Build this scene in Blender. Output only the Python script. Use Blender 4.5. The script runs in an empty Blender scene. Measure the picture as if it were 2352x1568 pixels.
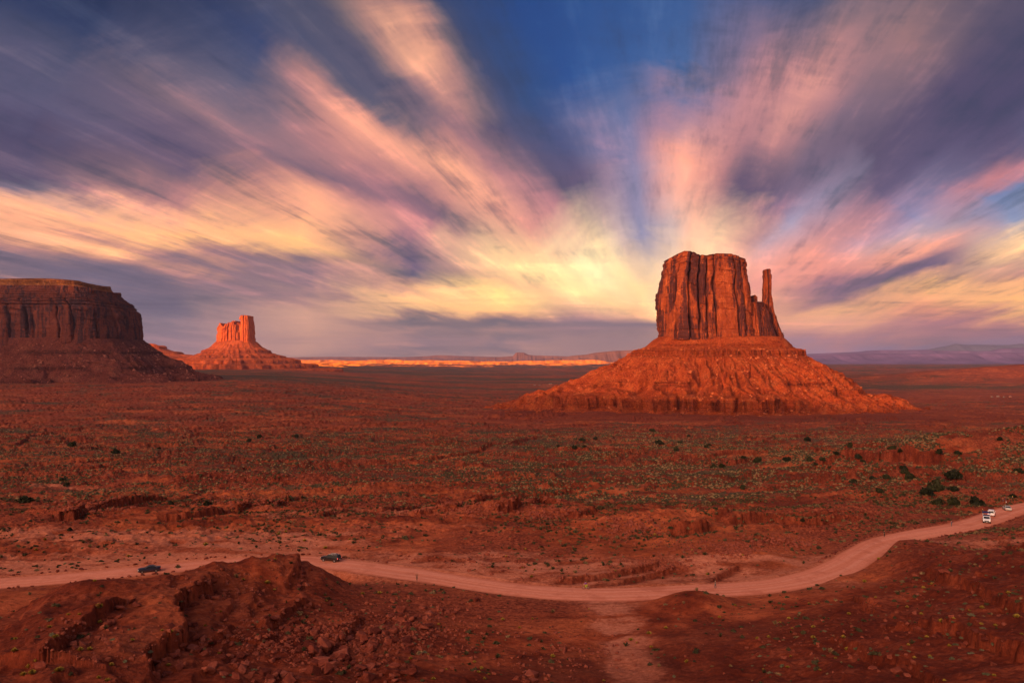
import bpy, bmesh, math, random
import numpy as np
from mathutils import Vector, Matrix, Euler

R = math.radians
scene = bpy.context.scene
COL = scene.collection

# ------------------------------------------------------------------ camera
F = 1800.0                    # focal length in units of a 2352 x 1568 frame
CXP, HOR = 1176.0, 822.0      # principal column, horizon row in that frame
cam_data = bpy.data.cameras.new("camera")
cam = bpy.data.objects.new("camera", cam_data)
COL.objects.link(cam)
cam_data.sensor_width = 36.0
cam_data.lens = 36.0 * F / 2352.0
cam_data.shift_y = (HOR - 784.0) / 2352.0
cam_data.clip_start = 0.5
cam_data.clip_end = 200000.0
cam.location = (0, 0, 0)
cam.rotation_euler = (R(90), 0, 0)
scene.camera = cam

# ------------------------------------------------------------------ exposure
scene.view_settings.view_transform = 'Standard'
scene.view_settings.look = 'None'
scene.view_settings.exposure = 0.0
scene.view_settings.gamma = 1.0
scene.cycles.use_denoising = True
scene.cycles.max_bounces = 4
scene.cycles.diffuse_bounces = 2
scene.cycles.glossy_bounces = 2
scene.cycles.transmission_bounces = 3
scene.cycles.volume_bounces = 0

# ------------------------------------------------------------------ sun
SUN_EL = R(4.5)
SX, SY = 0.545, 0.8385        # horizontal direction the light travels
sun_data = bpy.data.lights.new("sun", 'SUN')
sun_data.energy = 5.0
sun_data.angle = R(0.5)
sun_data.color = (1.0, 0.43, 0.15)
sun = bpy.data.objects.new("sun", sun_data)
COL.objects.link(sun)
sun.rotation_euler = Vector((SX*math.cos(SUN_EL), SY*math.cos(SUN_EL), -math.sin(SUN_EL))).to_track_quat('-Z', 'Y').to_euler()
sun.location = (-400, -600, 400)

# ------------------------------------------------------------------ sky
def lin(c):
    out = []
    for v in c:
        v = v/255.0
        out.append(v/12.92 if v <= 0.04045 else ((v+0.055)/1.055)**2.4)
    return tuple(out)

class NT:
    """small helper for node trees"""
    def __init__(self, tree): self.t = tree
    def n(self, typ, **kw):
        nd = self.t.nodes.new(typ)
        for k, v in kw.items(): setattr(nd, k, v)
        return nd
    def put(self, sock, v):
        if v is None: return
        if isinstance(v, bpy.types.NodeSocket): self.t.links.new(v, sock)
        else:
            if hasattr(sock.default_value, '__len__') and len(sock.default_value) == 4 and len(v) == 3: v = (*v, 1.0)
            sock.default_value = v
    def math(self, op, a, b=None, c=None, clamp=False):
        nd = self.n('ShaderNodeMath', operation=op, use_clamp=clamp)
        self.put(nd.inputs[0], a); self.put(nd.inputs[1], b); self.put(nd.inputs[2], c)
        return nd.outputs[0]
    def mix(self, f, a, b, blend='MIX'):
        nd = self.n('ShaderNodeMix', data_type='RGBA', blend_type=blend)
        self.put(nd.inputs[0], f); self.put(nd.inputs[6], a); self.put(nd.inputs[7], b)
        return nd.outputs[2]
    def ramp(self, f, stops, interp='LINEAR'):
        nd = self.n('ShaderNodeValToRGB'); cr = nd.color_ramp; cr.interpolation = interp
        el = cr.elements
        while len(el) > 1: el.remove(el[-1])
        stops = sorted(stops, key=lambda s: s[0])
        while len(stops) > 32:      # a ramp holds 32 stops: drop the one its neighbours describe best
            def err(i):
                a, m, b = stops[i-1], stops[i], stops[i+1]; t = (m[0]-a[0])/(b[0]-a[0])
                return sum(abs(a[1][c]+(b[1][c]-a[1][c])*t-m[1][c]) for c in range(3))
            stops.pop(min(range(1, len(stops)-1), key=err))
        el[0].position = stops[0][0]
        for s in stops[1:]: el.new(s[0])
        for e, s in zip(el, stops):
            c = s[1]
            e.color = (c, c, c, 1) if not hasattr(c, '__len__') else (*c[:3], 1)
        self.put(nd.inputs[0], f)
        return nd.outputs[0]
    def range(self, v, a, b, c=0.0, d=1.0, typ='SMOOTHSTEP'):
        nd = self.n('ShaderNodeMapRange', interpolation_type=typ)
        for i, x in enumerate((v, a, b, c, d)): self.put(nd.inputs[i], x)
        return nd.outputs[0]
    def xyz(self, x=0.0, y=0.0, z=0.0):
        nd = self.n('ShaderNodeCombineXYZ')
        self.put(nd.inputs[0], x); self.put(nd.inputs[1], y); self.put(nd.inputs[2], z)
        return nd.outputs[0]
    def sep(self, v):
        nd = self.n('ShaderNodeSeparateXYZ'); self.put(nd.inputs[0], v); return nd.outputs
    def noise(self, v, scale=1.0, detail=4.0, rough=0.5, dist=0.0):
        nd = self.n('ShaderNodeTexNoise')
        self.put(nd.inputs['Vector'], v); nd.inputs['Scale'].default_value = scale
        nd.inputs['Detail'].default_value = detail; nd.inputs['Roughness'].default_value = rough
        nd.inputs['Distortion'].default_value = dist
        return nd.outputs[0]
    def vmul(self, v, s):
        nd = self.n('ShaderNodeVectorMath', operation='MULTIPLY'); self.put(nd.inputs[0], v); nd.inputs[1].default_value = s
        return nd.outputs[0]

def build_world():
    w = bpy.data.worlds.new("World"); scene.world = w; w.use_nodes = True
    t = w.node_tree; t.nodes.clear(); g = NT(t)
    out = g.n('ShaderNodeOutputWorld')
    sky = g.n('ShaderNodeTexSky', sky_type='NISHITA'); sky.sun_disc = False
    sky.sun_elevation = SUN_EL; sky.sun_rotation = math.atan2(-SX, -SY)
    sky.altitude = 1600; sky.dust_density = 1.5
    bg0 = g.n('ShaderNodeBackground'); g.put(bg0.inputs[0], sky.outputs[0]); bg0.inputs[1].default_value = 0.10
    tc = g.n('ShaderNodeTexCoord')
    x, y, z = g.sep(tc.outputs['Generated'])
    yc = g.math('MAXIMUM', y, 0.12)
    sx = g.math('DIVIDE', x, yc); sz = g.math('DIVIDE', z, yc)
    # the streaks of high cloud run together towards one far point of the horizon
    vx, vz = (1530-CXP)/F, (HOR-745)/F
    dx = g.math('SUBTRACT', sx, vx); dz = g.math('SUBTRACT', sz, vz)
    psi = g.math('ARCTAN2', dx, dz)
    r = g.math('SQRT', g.math('ADD', g.math('MULTIPLY', dx, dx), g.math('MULTIPLY', dz, dz)))
    rl = g.math('LOGARITHM', g.math('ADD', r, 0.05), 2.718)
    # cirrus drawn out along the wind: seen in perspective the filaments run to the horizon
    zp = g.math('ADD', g.math('MAXIMUM', z, 0.0), 0.07)
    qx = g.math('DIVIDE', x, zp); qy = g.math('DIVIDE', y, zp)
    ca, sa = math.cos(0.195), math.sin(0.195)
    al = g.math('ADD', g.math('MULTIPLY', qx, sa), g.math('MULTIPLY', qy, ca))
    ac = g.math('SUBTRACT', g.math('MULTIPLY', qx, ca), g.math('MULTIPLY', qy, sa))
    pw = g.xyz(g.math('MULTIPLY', al, 0.30), g.math('MULTIPLY', ac, 1.40), 3.7)
    w1 = g.math('SUBTRACT', g.noise(pw, 1.0, 9, 0.60, 0.3), 0.5)
    sv = g.xyz(sx, g.math('MULTIPLY', sz, 1.9), 0.0)
    w2 = g.math('SUBTRACT', g.noise(sv, 5.5, 7, 0.62, 0.6), 0.5)
    psiw = g.math('ADD', psi, g.math('ADD', g.math('MULTIPLY', w1, 0.24), g.math('MULTIPLY', w2, WARP2)))
    rw = g.math('ADD', r, g.math('MULTIPLY', w2, 0.16))
    phi = g.math('SUBTRACT', 1.5708, psiw)           # 0 right, 90 up, 180 left
    fac = g.math('DIVIDE', g.math('ADD', phi, 1.5708), 6.2832)
    prev = None; pr = None
    for rad, pts in SKY_RINGS:
        c = g.ramp(fac, [((p[0]+90)/360.0, lin(p[1])) for p in pts])
        rr = rad/F
        prev = c if prev is None else g.mix(g.range(rw, pr, rr, typ='LINEAR'), prev, c)
        pr = rr
    # fine filaments and fluffs: thicker or thinner cloud
    st = g.noise(g.xyz(g.math('MULTIPLY', al, 0.62), g.math('MULTIPLY', ac, 5.6), 1.3), 1.0, 11, 0.68, 0.2)
    st2 = g.noise(g.xyz(g.math('MULTIPLY', al, 0.30), g.math('MULTIPLY', ac, 1.3), 8.3), 1.0, 6, 0.6, 0.5)
    fl = g.noise(g.xyz(sx, g.math('MULTIPLY', sz, 2.6), 4.0), 9.0, 10, 0.64, 0.25)
    rp = g.noise(g.xyz(g.math('MULTIPLY', sx, 2.6), g.math('MULTIPLY', sz, 48.0), 9.0), 1.0, 7, 0.64, 0.4)
    rw_ = g.range(sz, 0.05, 0.21, 0.95, 0.0)
    hi = g.range(sz, 0.02, 0.12)
    k = g.math('ADD', g.math('MULTIPLY', g.math('SUBTRACT', st, 0.5), g.math('MULTIPLY', hi, 1.15)), g.math('MULTIPLY', g.math('SUBTRACT', fl, 0.5), g.math('ADD', g.math('MULTIPLY', hi, 0.42), 0.08)))
    k = g.math('ADD', k, g.math('MULTIPLY', g.math('SUBTRACT', st2, 0.5), g.math('MULTIPLY', hi, 0.7)))
    k = g.math('ADD', k, g.math('MULTIPLY', g.math('SUBTRACT', rp, 0.5), rw_))
    up_ = g.range(k, 0.0, 0.30, 0.0, 0.62); dn_ = g.range(k, 0.0, -0.30, 0.0, 0.62)
    bright = g.mix(1.0, g.mix(1.0, prev, (1.55, 1.33, 1.17), 'MULTIPLY'), (0.055, 0.038, 0.028), 'ADD')
    dark = g.mix(0.50, g.mix(1.0, prev, (0.42, 0.44, 0.52), 'MULTIPLY'), lin((74, 84, 118)))
    dn_ = g.math('MULTIPLY', dn_, g.range(r, 0.05, 0.24, 0.15, 1.0))
    cl = g.mix(up_, prev, bright); cl = g.mix(dn_, cl, dark)
    gm = g.n('ShaderNodeGamma'); g.put(gm.inputs[0], cl); gm.inputs[1].default_value = 1.30
    cl = g.mix(1.0, gm.outputs[0], (1.44, 1.36, 1.36), 'MULTIPLY')
    hs = g.n('ShaderNodeHueSaturation'); hs.inputs['Saturation'].default_value = 0.96; g.put(hs.inputs['Color'], cl)
    cl = g.mix(1.0, hs.outputs[0], (1.03, 0.995, 1.02), 'MULTIPLY')
    bw = g.n('ShaderNodeRGBToBW'); g.put(bw.inputs[0], cl)
    cl = g.mix(g.range(bw.outputs[0], 0.30, 0.10), cl, g.mix(1.0, cl, (0.84, 1.05, 0.98), 'MULTIPLY'))
    # the rest of the dome: a glowing western sky behind, deep blue overhead
    el = z
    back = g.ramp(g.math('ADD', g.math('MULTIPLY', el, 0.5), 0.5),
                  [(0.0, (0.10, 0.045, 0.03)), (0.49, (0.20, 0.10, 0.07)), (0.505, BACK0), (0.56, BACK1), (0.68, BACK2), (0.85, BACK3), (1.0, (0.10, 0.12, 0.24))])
    bn = g.noise(g.vmul(tc.outputs['Generated'], (2.0, 1.0, 5.0)), 2.0, 5, 0.6)
    back = g.mix(1.0, back, g.xyz(*[g.range(bn, 0.3, 0.7, 0.6, 1.4)]*3), 'MULTIPLY')
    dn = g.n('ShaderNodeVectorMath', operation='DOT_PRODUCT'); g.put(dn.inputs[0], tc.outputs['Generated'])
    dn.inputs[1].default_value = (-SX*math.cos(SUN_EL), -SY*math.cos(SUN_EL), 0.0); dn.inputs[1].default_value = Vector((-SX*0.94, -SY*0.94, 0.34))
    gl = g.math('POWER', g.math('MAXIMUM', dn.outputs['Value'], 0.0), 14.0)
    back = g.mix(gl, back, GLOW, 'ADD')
    front = g.range(y, 0.35, 0.66)
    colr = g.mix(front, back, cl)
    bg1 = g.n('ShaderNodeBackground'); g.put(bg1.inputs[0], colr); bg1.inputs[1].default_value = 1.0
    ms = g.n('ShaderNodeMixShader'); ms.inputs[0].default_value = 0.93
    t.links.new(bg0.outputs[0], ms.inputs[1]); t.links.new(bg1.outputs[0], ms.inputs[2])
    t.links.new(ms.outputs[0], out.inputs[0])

WARP2 = 0.10
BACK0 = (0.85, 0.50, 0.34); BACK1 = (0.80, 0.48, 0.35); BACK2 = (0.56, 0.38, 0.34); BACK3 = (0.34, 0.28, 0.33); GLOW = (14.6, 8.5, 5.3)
SKY_RINGS = [
 (70,  [(-40,(205,150,135)),(0,(225,170,140)),(40,(245,205,150)),(90,(245,215,170)),(130,(250,220,160)),(160,(235,190,140)),(178,(140,118,132)),(190,(150,125,130)),(215,(165,138,132))]),
 (200, [(-40,(150,130,150)),(-12,(165,140,150)),(0,(215,160,140)),(10,(225,170,135)),(22,(225,160,145)),(40,(235,175,150)),(60,(250,215,170)),(75,(245,200,165)),(85,(205,185,178)),(105,(152,152,178)),(118,(205,185,175)),(130,(250,228,175)),(145,(255,243,185)),(160,(255,232,165)),(168,(240,200,150)),(173,(200,160,140)),(178,(138,118,132)),(184,(150,125,132)),(190,(168,140,134)),(210,(170,142,136))]),
 (380, [(-30,(140,125,160)),(-11,(150,135,165)),(-5,(190,140,140)),(0,(225,170,140)),(4,(232,182,130)),(8,(140,108,130)),(14,(150,112,135)),(19,(225,155,138)),(27,(225,160,142)),(34,(200,165,165)),(40,(172,165,185)),(46,(140,115,140)),(54,(112,90,120)),(64,(118,92,120)),(73,(205,150,140)),(84,(242,175,145)),(93,(215,160,150)),(102,(140,135,165)),(112,(150,130,152)),(120,(115,95,128)),(128,(112,92,122)),(135,(190,140,142)),(145,(210,155,140)),(153,(240,195,152)),(160,(252,225,160)),(166,(235,195,145)),(171,(255,222,140)),(176,(245,195,130)),(179,(150,122,126)),(181,(110,102,122)),(184,(165,135,130)),(187,(128,116,128)),(191,(178,146,134)),(215,(170,140,135))]),
 (600, [(-8,(125,120,155)),(-4,(165,120,130)),(0,(175,125,132)),(3,(228,160,125)),(8,(238,190,122)),(11,(128,102,132)),(14,(140,108,132)),(17,(235,170,140)),(20,(185,165,170)),(23,(150,148,178)),(30,(116,96,130)),(40,(108,88,118)),(50,(138,112,130)),(58,(212,158,145)),(70,(190,144,145)),(86,(84,112,162)),(112,(20,84,148)),(122,(52,84,134)),(132,(112,94,120)),(138,(165,125,130)),(143,(245,182,143)),(155,(138,105,126)),(160,(195,142,140)),(166,(122,100,130)),(169,(105,94,124)),(172,(215,168,140)),(175,(254,208,138)),(177,(175,142,132)),(179,(112,104,124)),(181.5,(172,140,134)),(184,(126,114,128)),(188,(176,146,136))]),
 (850, [(-15,(120,120,170)),(-5,(130,125,160)),(-2,(150,112,132)),(1,(170,120,130)),(4,(242,192,118)),(7,(235,180,130)),(9,(165,128,135)),(11,(247,208,150)),(14,(235,205,165)),(17,(135,152,182)),(20,(122,135,172)),(22,(200,138,138)),(25,(112,92,126)),(31,(92,78,114)),(40,(98,82,114)),(50,(160,125,126)),(58,(150,122,130)),(66,(80,92,132)),(80,(36,84,142)),(115,(16,78,140)),(125,(70,80,118)),(130,(215,165,138)),(134,(230,178,145)),(138,(112,100,124)),(143,(104,98,122)),(147,(236,174,142)),(152,(195,145,135)),(158,(136,106,126)),(162,(242,180,140)),(168,(252,202,128)),(172,(122,102,128)),(177,(205,165,142))]),
 (1150,[(0,(170,120,130)),(6,(240,190,130)),(14,(200,180,170)),(20,(120,130,165)),(30,(85,75,110)),(50,(110,95,115)),(70,(50,80,128)),(115,(16,66,122)),(135,(70,78,108)),(140,(92,90,116)),(146,(66,78,120)),(150,(92,92,124)),(154,(132,114,132)),(157,(158,126,132)),(160,(112,92,122)),(163,(150,115,125)),(166,(195,145,136)),(168,(242,184,142)),(170,(252,198,130)),(172,(175,134,130)),(174,(128,108,128)),(177,(114,104,130)),(180,(142,126,140)),(183,(172,146,150))]),
 (1500,[(0,(170,120,130)),(20,(120,130,165)),(40,(80,75,105)),(115,(14,56,106)),(145,(24,44,80)),(150,(34,54,92)),(154,(46,66,108)),(157,(86,86,116)),(160,(108,98,128)),(163,(88,78,112)),(166,(106,90,120)),(168,(152,134,146)),(169.5,(242,188,150)),(171,(242,183,134)),(172.5,(192,146,130)),(174,(138,114,128)),(177,(118,103,128)),(182,(130,115,135))]),
]
build_world()
# ------------------------------------------------------------------ numeric noise
_rng = np.random.default_rng(11)
_perm = np.concatenate([_rng.permutation(256)]*3).astype(np.int32)
_ga = _rng.uniform(0, 2*np.pi, 256)
_gx, _gy = np.cos(_ga).astype(np.float32), np.sin(_ga).astype(np.float32)
_val = _rng.uniform(-1, 1, 256).astype(np.float32)

def perlin(x, y, seed=0):
    x = np.asarray(x, np.float64); y = np.asarray(y, np.float64)
    xf = np.floor(x); yf = np.floor(y)
    xi = (xf.astype(np.int64) + seed*37) & 255; yi = (yf.astype(np.int64) + seed*91) & 255
    fx = (x-xf).astype(np.float32); fy = (y-yf).astype(np.float32)
    u = fx*fx*fx*(fx*(fx*6-15)+10); v = fy*fy*fy*(fy*(fy*6-15)+10)
    def gr(ix, iy, dx, dy):
        h = _perm[_perm[ix & 255] + (iy & 255)]
        return _gx[h]*dx + _gy[h]*dy
    a = gr(xi, yi, fx, fy); b = gr(xi+1, yi, fx-1, fy)
    c = gr(xi, yi+1, fx, fy-1); d = gr(xi+1, yi+1, fx-1, fy-1)
    a += u*(b-a); c += u*(d-c)
    return (a + v*(c-a))*1.5

def fbm(x, y, octs=4, seed=0, gain=0.5):
    s = 0; amp = 1.0; t = 0
    for o in range(octs):
        s = s + amp*perlin(x*2**o, y*2**o, seed+o*5); t += amp; amp *= gain
    return s/t

def ridged(x, y, octs=4, seed=0, gain=0.5):
    s = 0; amp = 1.0; t = 0
    for o in range(octs):
        s = s + amp*(1-np.abs(perlin(x*2**o, y*2**o, seed+o*5))*2); t += amp; amp *= gain
    return s/t

def noise1(x, seed=0): return perlin(x, np.zeros_like(x)+seed*7.31+0.37, seed)

def sstep(x, a, b):
    t = np.clip((x-a)/(b-a), 0, 1); return t*t*(3-2*t)

# ------------------------------------------------------------------ meshes from arrays
def mesh_from(name, V, faces4=None, faces3=None, smooth=True):
    me = bpy.data.meshes.new(name)
    V = np.ascontiguousarray(V, np.float32).reshape(-1, 3)
    n4 = 0 if faces4 is None else len(faces4); n3 = 0 if faces3 is None else len(faces3)
    me.vertices.add(len(V)); me.vertices.foreach_set('co', V.ravel())
    me.loops.add(n4*4+n3*3)
    idx = []
    if n4: idx.append(np.asarray(faces4, np.int32).ravel())
    if n3: idx.append(np.asarray(faces3, np.int32).ravel())
    me.loops.foreach_set('vertex_index', np.concatenate(idx))
    me.polygons.add(n4+n3)
    st = np.concatenate([np.arange(n4, dtype=np.int32)*4, n4*4+np.arange(n3, dtype=np.int32)*3])
    me.polygons.foreach_set('loop_start', st)
    me.polygons.foreach_set('use_smooth', np.full(n4+n3, smooth, bool))
    me.update(calc_edges=True)
    return me

def grid_faces(ny, nx, wrap=False, flip=False, off=0):
    i = np.arange(ny-1)[:, None]; j = np.arange(nx if wrap else nx-1)[None, :]
    j2 = (j+1) % nx
    a = i*nx+j; b = i*nx+j2; c = (i+1)*nx+j2; d = (i+1)*nx+j
    q = np.stack([a, b, c, d] if not flip else [a, d, c, b], -1).reshape(-1, 4)
    return q+off

def put(name, me, mat=None, parent=None, **props):
    o = bpy.data.objects.new(name, me); COL.objects.link(o)
    if mat is not None and me is not None: me.materials.append(mat)
    if parent is not None: o.parent = parent
    for k, v in props.items(): o[k] = v
    return o

def empty(name, loc, label, cat, group=None, rz=0.0):
    o = bpy.data.objects.new(name, None); COL.objects.link(o)
    o.location = loc; o.rotation_euler = (0, 0, rz); o['label'] = label; o['category'] = cat
    if group: o['group'] = group
    return o

def attr(me, name, arr):
    a = me.attributes.new(name, 'FLOAT', 'POINT'); a.data.foreach_set('value', np.ascontiguousarray(arr, np.float32).ravel())

# ------------------------------------------------------------------ lie of the land
def world_at(px, py, Y):
    return (px-CXP)/F*Y, Y, (HOR-py)/F*Y

_bk = np.array([(0,-46),(100,-46.5),(160,-48),(232,-48.4),(262,-53),(340,-62),(485,-75),(700,-87),(1011,-100),(1400,-114),(1800,-126),(2600,-130),(200000,-130)], float)
def base(Yv): return np.interp(Yv, _bk[:, 0], _bk[:, 1])

CTRL = [  # column, row, distance of points of the near ground
 (690,1284,155),(645,1284,153),(600,1283,150),(540,1288,145),(480,1296,140),(370,1336,130),(235,1347,125),(195,1338,123),(120,1378,115),(40,1440,103),(0,1488,95),(-200,1600,88),
 (450,1400,115),(300,1450,98),(100,1500,88),(150,1568,80),(350,1568,85),(600,1568,92),(850,1568,98),(1000,1568,102),(1200,1568,106),(1440,1568,108),
 (600,1340,138),(750,1340,148),(600,1400,125),(750,1400,132),(850,1400,138),(1000,1400,143),(1200,1400,147),(600,1480,108),(800,1480,115),(1000,1480,121),(1200,1480,125),(1420,1480,127),
 (1420,1400,146),(960,1345,160),(820,1345,158),(1590,1357,150),(1500,1385,150),(1700,1378,152),(1600,1420,138),(1720,1420,138),(1550,1480,122),(1800,1370,152),
 (1925,1320,164),(1860,1350,157),(2000,1335,160),(2060,1241,186),(2110,1238,186),(2000,1288,174),(2160,1262,176),(2210,1262,182),(2050,1300,165),(2250,1238,200),(2330,1225,205),
 (2352,1262,150),(2250,1292,147),(2110,1325,150),(2200,1400,115),(2000,1400,130),(1850,1420,132),(2300,1450,95),(2100,1480,98),(1900,1480,110),(1700,1500,115),
 (2352,1568,70),(2150,1568,78),(1950,1568,88),(1750,1568,98),(1600,1568,104),(2500,1400,95),(2600,1250,150),(2500,1240,190),
]
_P = []
for px, py, Y in CTRL:
    x, y, z = world_at(px, py, Y); _P.append((x, y, z-base(y)))
for X in (-260,-200,-140,-100,-60,-20,20,60,100,140,200,260):
    for Y in ((167, 185, 215, 260) if X < 100 else (232, 262)): _P.append((X, Y, 0.0))
for X, Y in ((10,162),(40,162),(60,166),(75,178),(88,196),(108,215),(128,226),(-120,166),(-90,168),(-75,160),(-100,150),(-130,150),(-170,140),(-180,110),(-84,130),(-78,140),(-88,126),(-100,112),(-66,150),(-54,158),(-110,100),(-120,85),(-45,163)): _P.append((X, Y, 0.0))
for a in (-40,-30,-20,-10,0,10,20,30,40):
    for rr, zz in ((60, -28.5), (42, -22)):
        X, Y = rr*math.tan(R(a)), rr; _P.append((X, Y, zz-base(Y)))
_P = np.array(_P)

def _tps_fit(P, lam=2e-4):
    A = P[:, :2]/60.0; n = len(A)
    r2 = ((A[:, None]-A[None])**2).sum(-1)
    K = 0.5*r2*np.log(r2+1e-9) + lam*np.eye(n)
    Q = np.c_[np.ones(n), A]
    M = np.block([[K, Q], [Q.T, np.zeros((3, 3))]])
    return A, np.linalg.solve(M, np.r_[P[:, 2], 0, 0, 0])
_A, _W = _tps_fit(_P)
_gxs = np.arange(-270, 271, 2.0); _gys = np.arange(24, 330, 2.0)
_G = np.zeros((len(_gys), len(_gxs)))
for _i, _yy in enumerate(_gys):
    q = np.c_[_gxs, np.full(len(_gxs), _yy)]/60.0
    r2 = ((q[:, None]-_A[None])**2).sum(-1)
    _G[_i] = (0.5*r2*np.log(r2+1e-9)) @ _W[:-3] + _W[-3] + q @ _W[-2:]
def near_res(X, Y):
    fx = np.clip((X-_gxs[0])/2.0, 0, len(_gxs)-1.001); fy = np.clip((Y-_gys[0])/2.0, 0, len(_gys)-1.001)
    ix = fx.astype(int); iy = fy.astype(int); u = fx-ix; v = fy-iy
    return (_G[iy, ix]*(1-u)+_G[iy, ix+1]*u)*(1-v)+(_G[iy+1, ix]*(1-u)+_G[iy+1, ix+1]*u)*v

# the dirt road: centre line given on the near plain
ROAD_PX = [(-260,1352),(-120,1346),(0,1338),(100,1331),(200,1322),(300,1312),(370,1305),(470,1296),(580,1289),(690,1287),(760,1293),(830,1301),(900,1311),(1000,1325),(1100,1341),(1200,1354),(1300,1362),(1400,1364),(1500,1361),(1600,1356),(1700,1351),(1800,1340),(1880,1322),(1935,1300),(1980,1272),(2030,1246),(2100,1228),(2200,1210),(2262,1194),(2315,1175),(2360,1163),(2440,1150),(2560,1142)]
def _spline(pts, n=12):
    pts = [np.array(p, float) for p in pts]; out = []
    for i in range(len(pts)-1):
        p0 = pts[max(i-1, 0)]; p1 = pts[i]; p2 = pts[i+1]; p3 = pts[min(i+2, len(pts)-1)]
        for k in range(n):
            t = k/n
            out.append(0.5*(2*p1+(p2-p0)*t+(2*p0-5*p1+4*p2-p3)*t*t+(3*p1-p0-3*p2+p3)*t**3))
    out.append(pts[-1]); return np.array(out)
_rp = np.array([((px-CXP)/F*(F*48.2/(py-HOR)), F*48.2/(py-HOR)) for px, py in ROAD_PX])
ROAD = _spline(_rp, 10)
ROAD_W = 4.7
ROAD_Z = -48.2
def road_dist(X, Y):
    """distance to the road's centre line, flat arrays, only where near"""
    d = np.full(X.shape, 1e3)
    sel = np.where((Y > 135) & (Y < 300) & (np.abs(X) < 330))[0]
    x = X[sel]; y = Y[sel]; best = np.full(len(sel), 1e6)
    for i in range(0, len(ROAD)-1, 2):
        a = ROAD[i]; b = ROAD[min(i+2, len(ROAD)-1)]
        ab = b-a; L = ab@ab
        t = np.clip(((x-a[0])*ab[0]+(y-a[1])*ab[1])/L, 0, 1)
        dd = (x-a[0]-t*ab[0])**2+(y-a[1]-t*ab[1])**2
        np.minimum(best, dd, out=best)
    d[sel] = np.sqrt(best); return d

# swells of the ground farther out: column, row, distance -> centre; radii in metres; height
HILLS = [(2270,1050,440,130,55,20),(1900,1010,600,260,60,9),(1500,1000,700,260,50,6),(2700,1100,420,160,90,14),
         (250,1180,250,40,9,2.6),(560,1150,275,34,8,2.2),(1215,1150,265,26,12,2.6),(1080,1150,262,24,10,2.2),(1600,1215,232,18,7,2.4),
         (1700,1265,205,16,9,1.8),(1460,1230,225,14,8,2.0),(1640,1310,190,18,8,1.6),(900,1090,380,60,20,4),(1400,1080,400,50,20,4),(600,1075,430,80,20,4),
         (1950,1180,265,30,14,3.0),(2050,1120,330,50,20,4),(160,1060,450,90,20,5),(1150,1050,480,70,20,5)]
# far swell on the right, lit by the sun, and the land rising to the left
def far_land(X, Y, Rr):
    u = X/np.maximum(Y, 1.0)
    z = 55*sstep(Y, 800, 2300)*sstep(-u, 0.0, 0.36)*(1-sstep(Y, 7000, 18000))
    z = z + 125*np.exp(-(((X-3500)/1500.0)**2+((Y-4100)/330.0)**2))
    dd = np.hypot((X-474)/1.05, (Y-1794))
    z = z + 9*np.exp(-(np.maximum(dd-330, 0)/260.0)**2)*(dd < 1500)
    # a long bench that climbs towards the far sun-lit flats
    z = z + 26*sstep(Y, 9000, 17000)*sstep(-u, -0.25, 0.02)
    return z

def caster(X, Y):
    """unseen plateau behind the viewpoint, heights made up to lay shade on valley and mesa"""
    p = X*SY - Y*SX; q = X*SX + Y*SY
    h = np.interp(p, CAST_P, CAST_H)
    prof = sstep(-q, 260, 600)*(1-sstep(-q, 1500, 2600))
    return p, q, h, prof
CAST_P = [-7000,-4000,-3600,-3000,-2520,-2400,-2350,-2235,-2050,-1800,-1300,-1020,-700,-250,-120,60,1500,4000]
CAST_H = [-50,  -50,  200,  390,  400,  372,  338,  336, 350,  200,  110,   82,   79,  79,  100, 120, 130, 60]  # made-up ridge heights, shaped so the shade lands on mesa and valley

def terrace(z, h, k, ph=0.0):
    f = (z+ph)/h; i = np.floor(f); f = f-i
    t = np.clip((f-0.5)*k+0.5, 0, 1)
    return (i + t*0.92 + f*0.08)*h - ph

def smooth_height(X, Y):
    Rr = np.hypot(X, Y)
    Yv = np.where(Y > 0.5*Rr, Y, 0.5*Rr)
    z = base(Yv) + far_land(X, Y, Rr)
    near = (Y > 20) & (Y < 330)
    res = np.zeros_like(z)
    res[near] = near_res(X[near], Y[near])*(1-sstep(Y[near], 262, 320))*(1-sstep(np.abs(X[near]), 230, 270))
    z = z + res
    for px, py, YY, rx, ry, h in HILLS:
        cx = (px-CXP)/F*YY
        z = z + h*np.exp(-(((X-cx)/rx)**2+((Y-YY)/ry)**2))
    # under and behind the viewpoint
    zr = np.interp(Rr, [0, 3, 12, 30, 45, 60], [-1.7, -2.0, -8, -17, -23, -28.5])
    wn = 1-sstep(Rr, 36, 50)
    z = z*(1-wn) + zr*wn
    az = np.abs(np.degrees(np.arctan2(X, Y)))
    wb = sstep(az, 42, 58)
    p, q, h, prof = caster(X, Y)
    zside = np.interp(Rr, [0, 3, 12, 30, 60, 110, 300], [-1.7, -2.0, -8, -18, -31, -45, -48])
    beh = sstep(-Y, -6, 30)
    zb = zside*(1-beh) + (-2.0 + 6*sstep(Rr, 30, 300))*beh
    zb = zb*(1-prof) + h*prof
    zb = np.where(q < -2000, np.minimum(zb, h), zb)
    wb = wb*sstep(Rr, 2, 20) + (1-sstep(Rr, 2, 20))*0
    return z*(1-wb) + zb*wb

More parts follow.
